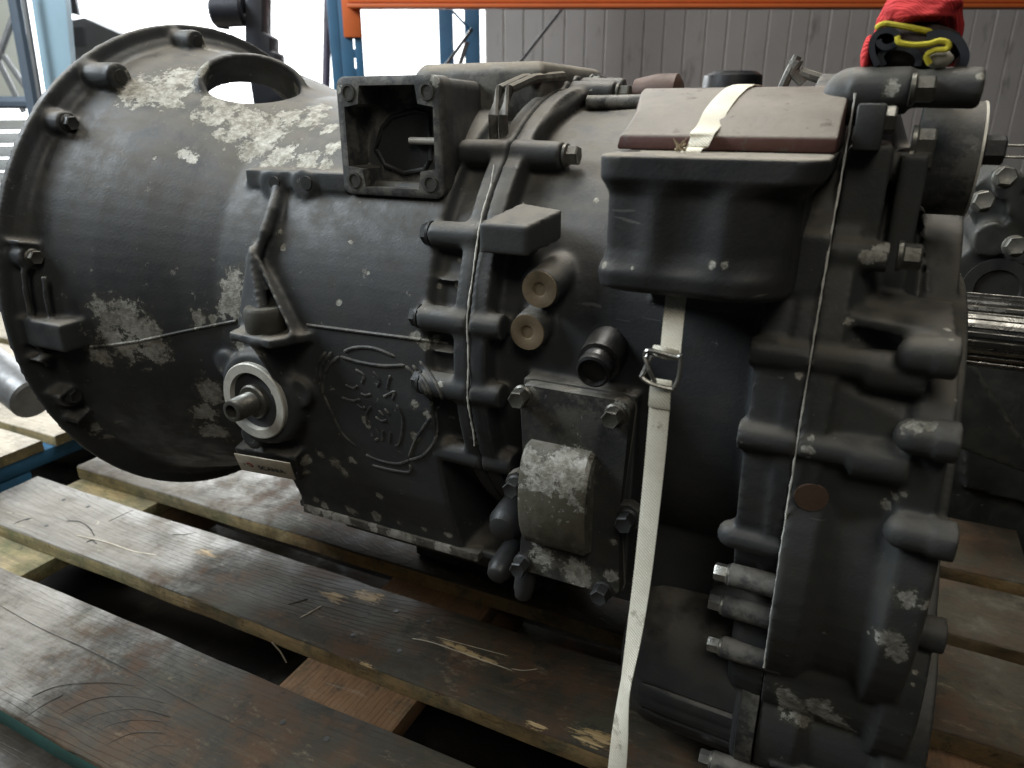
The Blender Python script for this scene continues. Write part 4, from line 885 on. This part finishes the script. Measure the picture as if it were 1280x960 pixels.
b = MB(); b.loft([[bgp(uw(606), WALLD+.06, z), bgp(3.7, WALLD+.06, z), bgp(3.7, WALLD+.031, z), bgp(uw(606), WALLD+.031, z)] for z in (FL, 1.6)]); link('backing', b.mesh('backing'), plain('dark_backing', (.30, .275, .25), .8), WR, ang=20)
# racking
ORG = plain('orange_rack_paint', (.72, .155, .035), .5, 0, .2, 8, .1, gr=.12); RBL = plain('blue_rack_paint', (.045, .15, .27), .5, 0, .3, 12, .1, gr=.2); GRB = plain('galvanised_brace', (.36, .36, .36), .45, .5, .3, 20)
RK = root('pallet_rack', bgp(0, 2.3, FL), 'blue and orange pallet rack with long orange beam behind the gearbox', 'rack')
RD = 2.2
def uu(px, d=RD): return (far(px, 60, d)-CAM).dot(RV)
def zz(py, d=RD): return far(640, py, d).z
def bbox(u0, u1, d0, d1, z0, z1, name, mat, parent, bev=.002):
    b = MB(); b.loft([[bgp(u0, d0, z), bgp(u1, d0, z), bgp(u1, d1, z), bgp(u0, d1, z)] for z in (z0, z1)]); return link(name, b.mesh(name), mat, parent, bevel=bev)
zb_ = zz(9.5)
bbox(uu(438), 2.6, RD, RD+.045, zb_+.012, zb_+.11, 'beam', ORG, RK, .004)
bbox(uu(438), 2.6, RD-.004, RD+.045, zb_, zb_+.010, 'beam', ORG, RK, .002)
# front upright with slots
b = MB(); up0, up1 = uu(421), uu(449)
bbox(up0, up0+.036, RD+.05, RD+.056, FL, 1.2, 'upright', RBL, RK, .0015)
bbox(up1-.022, up1, RD+.05, RD+.056, FL, 1.2, 'upright', RBL, RK, .0015)
zq = FL
while zq < 1.2:
    bbox(up0+.0362, up1-.0222, RD+.0505, RD+.0555, zq, zq+.024, 'slot_bridge', RBL, RK, .001); zq += .05
bbox(up0-.03, up0-.0005, RD+.05, RD+.13, FL, 1.2, 'upright', RBL, RK, .002)
bbox(uu(427), uu(450), RD+.038, RD+.0495, zz(45), zb_+.12, 'beam_connector', ORG, RK, .003)
def bar(px0, py0, d0, px1, py1, d1, r, name, mat, parent, flat=None):
    b = MB(); b.tube([far(px0, py0, d0), far(px1, py1, d1)], r, 4 if flat else 8, flat); return link(name, b.mesh(name), mat, parent, ang=30)
bar(410, -10, RD+.2, 407, 130, RD+.2, .012, 'brace', plain('dull_violet_brace', (.11, .09, .13), .5), RK)
D2 = 3.1
bbox(uu(549, D2), uu(566, D2), D2, D2+.06, FL, 1.4, 'upright', RBL, RK); bbox(uu(580, D2), uu(599, D2), D2+.05, D2+.11, FL, 1.4, 'upright', RBL, RK)
bar(550, 92, D2-.05, 590, 36, D2-.05, .014, 'brace', GRB, RK, .5); bar(566, 14, D2-.03, 590, 40, D2-.03, .010, 'brace', RBL, RK, .5); bar(569, 100, D2-.04, 584, 52, D2-.04, .012, 'brace', GRB, RK, .5)
bar(645, 84, D2, 705, 8, D2, .006, 'tie_rod', plain('dark_tie_rod', (.09, .08, .08), .5), RK)
# pale blue frame at the far left
LB = plain('pale_blue_panel', (.42, .60, .70), .5, 0, .2, 6, .1, gr=.08); LP = plain('blue_grey_post', (.16, .20, .25), .5, 0, .3, 10, .1, gr=.2)
D3 = 2.6
LF = root('lattice_frame', bgp(uu(30, D3), D3, FL), 'pale blue steel frame with diagonal lattice left of the bell housing', 'frame')
b = MB(); b.prism([far(x, y, D3) for x, y in ((36, -20), (80, -20), (92, 118), (62, 150), (56, 112))], NV*.03); link('side_panel', b.mesh('side_panel'), LB, LF)
bar(15, -20, D3-.02, 45, 150, D3-.02, .020, 'post', LP, LF); bar(27, -20, D3-.05, 53, 140, D3-.05, .008, 'post', GRB, LF)
for a_, b_ in (((18, 18), (-10, 95)), ((-10, 60), (30, 140)), ((-10, 128), (45, 128)), ((5, 70), (34, 112))): bar(*a_, D3, *b_, D3, .010 if a_ != (-10, 128) else .02, 'lattice_bar', GRB if a_ != (-10, 128) else LP, LF)
b = MB(); b.prism([far(x, y, D3+.2) for x, y in ((-40, -20), (16, -20), (40, 125), (-40, 128))], NV*.02); link('back_sheet', b.mesh('back_sheet'), plain('cream_sheet', (.62, .60, .50), .6, 0, .2, 6, .1, gr=.1), LF)
# pale stacked slats below it
SL = root('slat_stack', far(0, 330, 2.9), 'stack of white horizontal slats behind the bell housing rim', 'slats')
WS = plain('white_slat', (.70, .70, .68), .6, 0, .25, 10, .1, gr=.12)
for i in range(12):
    y0 = 152+i*17
    b = MB(); b.prism([far(-160, y0, 2.9), far(120, y0-4, 2.9), far(120, y0+9, 2.9), far(-160, y0+13, 2.9)], NV*.12); link('slat', b.mesh('slat'), WS, SL, bevel=.003)
# dark valve block behind the bell
DV = root('valve_unit', far(300, 60, 1.35), 'dark valve unit with round knob silhouetted against the bright opening', 'machine part')
DVM = plain('dark_blue_grey_fitting', (.035, .038, .05), .5)
b = MB(); b.prism([far(x, y, 1.35) for x, y in ((306, -10), (328, -10), (328, 40), (338, 46), (338, 64), (345, 66), (346, 88), (360, 100), (372, 122), (318, 140), (306, 60))], NV*.05); link('valve_body', b.mesh('valve_body'), DVM, DV, bevel=.003)
q0, q1 = far(266, 15, 1.36), far(306, 13, 1.36); b = MB(); b.cyl(q0, q1, .024, ch=.004); link('round_knob', b.mesh('round_knob'), DVM, DV)
b = MB(); b.cyl(far(279, 22, 1.37), far(279, 36, 1.37), .010); link('stem', b.mesh('stem'), DVM, DV)
b = MB(); b.cyl(far(290, 2, 1.37), far(310, 2, 1.37), .018); link('coupling', b.mesh('coupling'), DVM, DV)
# lorry shapes in the bright yard
YD = 6.2
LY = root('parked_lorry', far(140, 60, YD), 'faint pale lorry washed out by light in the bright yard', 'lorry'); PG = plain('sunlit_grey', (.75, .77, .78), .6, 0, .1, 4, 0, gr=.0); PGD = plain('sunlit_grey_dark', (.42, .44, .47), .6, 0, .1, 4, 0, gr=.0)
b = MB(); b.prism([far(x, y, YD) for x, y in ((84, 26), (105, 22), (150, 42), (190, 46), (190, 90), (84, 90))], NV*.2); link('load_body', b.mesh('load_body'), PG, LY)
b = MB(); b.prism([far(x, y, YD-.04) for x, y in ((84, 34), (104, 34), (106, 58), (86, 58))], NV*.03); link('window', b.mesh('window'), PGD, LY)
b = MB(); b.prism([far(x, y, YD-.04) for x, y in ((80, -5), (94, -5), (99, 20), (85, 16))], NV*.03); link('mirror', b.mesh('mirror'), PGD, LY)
# grey tube and dark drum at the left edge
q0, q1 = far(-60, 420, 1.15), far(42, 500, 1.02); b = MB(); b.lathe(q0, q1-q0, [(0, .032), ((q1-q0).length-.004, .032), ((q1-q0).length, .028), ((q1-q0).length, .001)], 28)
tag(link('steel_tube', b.mesh('steel_tube'), plain('grey_tube_paint', (.20, .20, .20), .45, .3), None), 'grey steel tube end poking out left of the bell housing', 'tube')
q = atz(-22, 612, PT); b = MB(); b.lathe((q.x, q.y, PT), (0, 0, 1), [(0, .020), (.004, .022), (.05, .022), (.058, .018), (.06, .012), (.06, .001)], 28)
tag(link('dark_canister', b.mesh('dark_canister'), plain('dark_green_drum', (.018, .026, .022), .5), None), 'dark green canister at the left end of the pallet boards', 'canister')
# another dark unit behind the output shaft
JU = root('spare_unit', atz(1270, 560, FL), 'dark oily spare gear unit standing behind the output shaft', 'machine part')
JM = paint('oily_dark_paint', (), (.016, .017, .015), olive=.4, dust=.12, speck=.66)
JY = .42
def jp(px, py, dy=0): return at(px, py, JY+dy)
mb = MB()
mb.prism([jp(1215, 250), jp(1236, 236), jp(1300, 300), jp(1300, 420), jp(1248, 320), jp(1212, 268)], (0, .05, 0))
mb.prism([jp(1216, 232), jp(1250, 205), jp(1268, 218), jp(1300, 250), jp(1262, 285), jp(1238, 268)], (0, .10, .0))
for px, py, r in ((1262, 232, .018), (1285, 300, .03), (1240, 300, .022), (1278, 262, .016)):
    q = jp(px, py, -.02); mb.cyl(q, q+Vector((0, .14, .0)), r)
q = jp(1246, 362, -.01); mb.lathe(q, (0, 1, 0), [(0, .045), (.0, .062), (.09, .065)], 36)
mb.prism([jp(1205, 340, .04), jp(1320, 330, .04), jp(1320, 640, .04), jp(1205, 610, .04)], (0, .12, 0))
mb.prism([jp(1195, 450, -.06), jp(1215, 455, -.06), jp(1300, 585, -.06), jp(1300, 600, -.06), jp(1195, 560, -.06)], (0, .04, 0))
q = jp(1208, 420, .05); mb.box((q.x, q.y, FL), (q.x+.45, q.y+.12, q.z))
jo, jt = cast('unit_body', mb, JM, JU, .004, 2)
for px, py in ((1256, 222), (1228, 252), (1268, 308)):
    q = jp(px, py, -.04); bolt(q, (0, -1, .2), .010, .014, M['old_steel'], JU)
q = jp(1246, 362, -.015); b = MB(); b.lathe(q, (0, -1, 0), [(0, .040), (.004, .040), (.004, .026), (-.002, .022), (-.002, .001)], 36); link('bearing_ring', b.mesh('bearing_ring'), M['black_hole'], JU)
# dark cap seen over the bracket
b = MB(); b.lathe(far(915, 108, 1.6), (0, 0, 1), [(-.35, .06), (-.004, .06), (.02, .058), (.028, .045), (.030, .001)], 28)
tag(link('drum_cap', b.mesh('drum_cap'), M['black_rubber'], None), 'black drum top peeking over the brown bracket pad', 'drum')
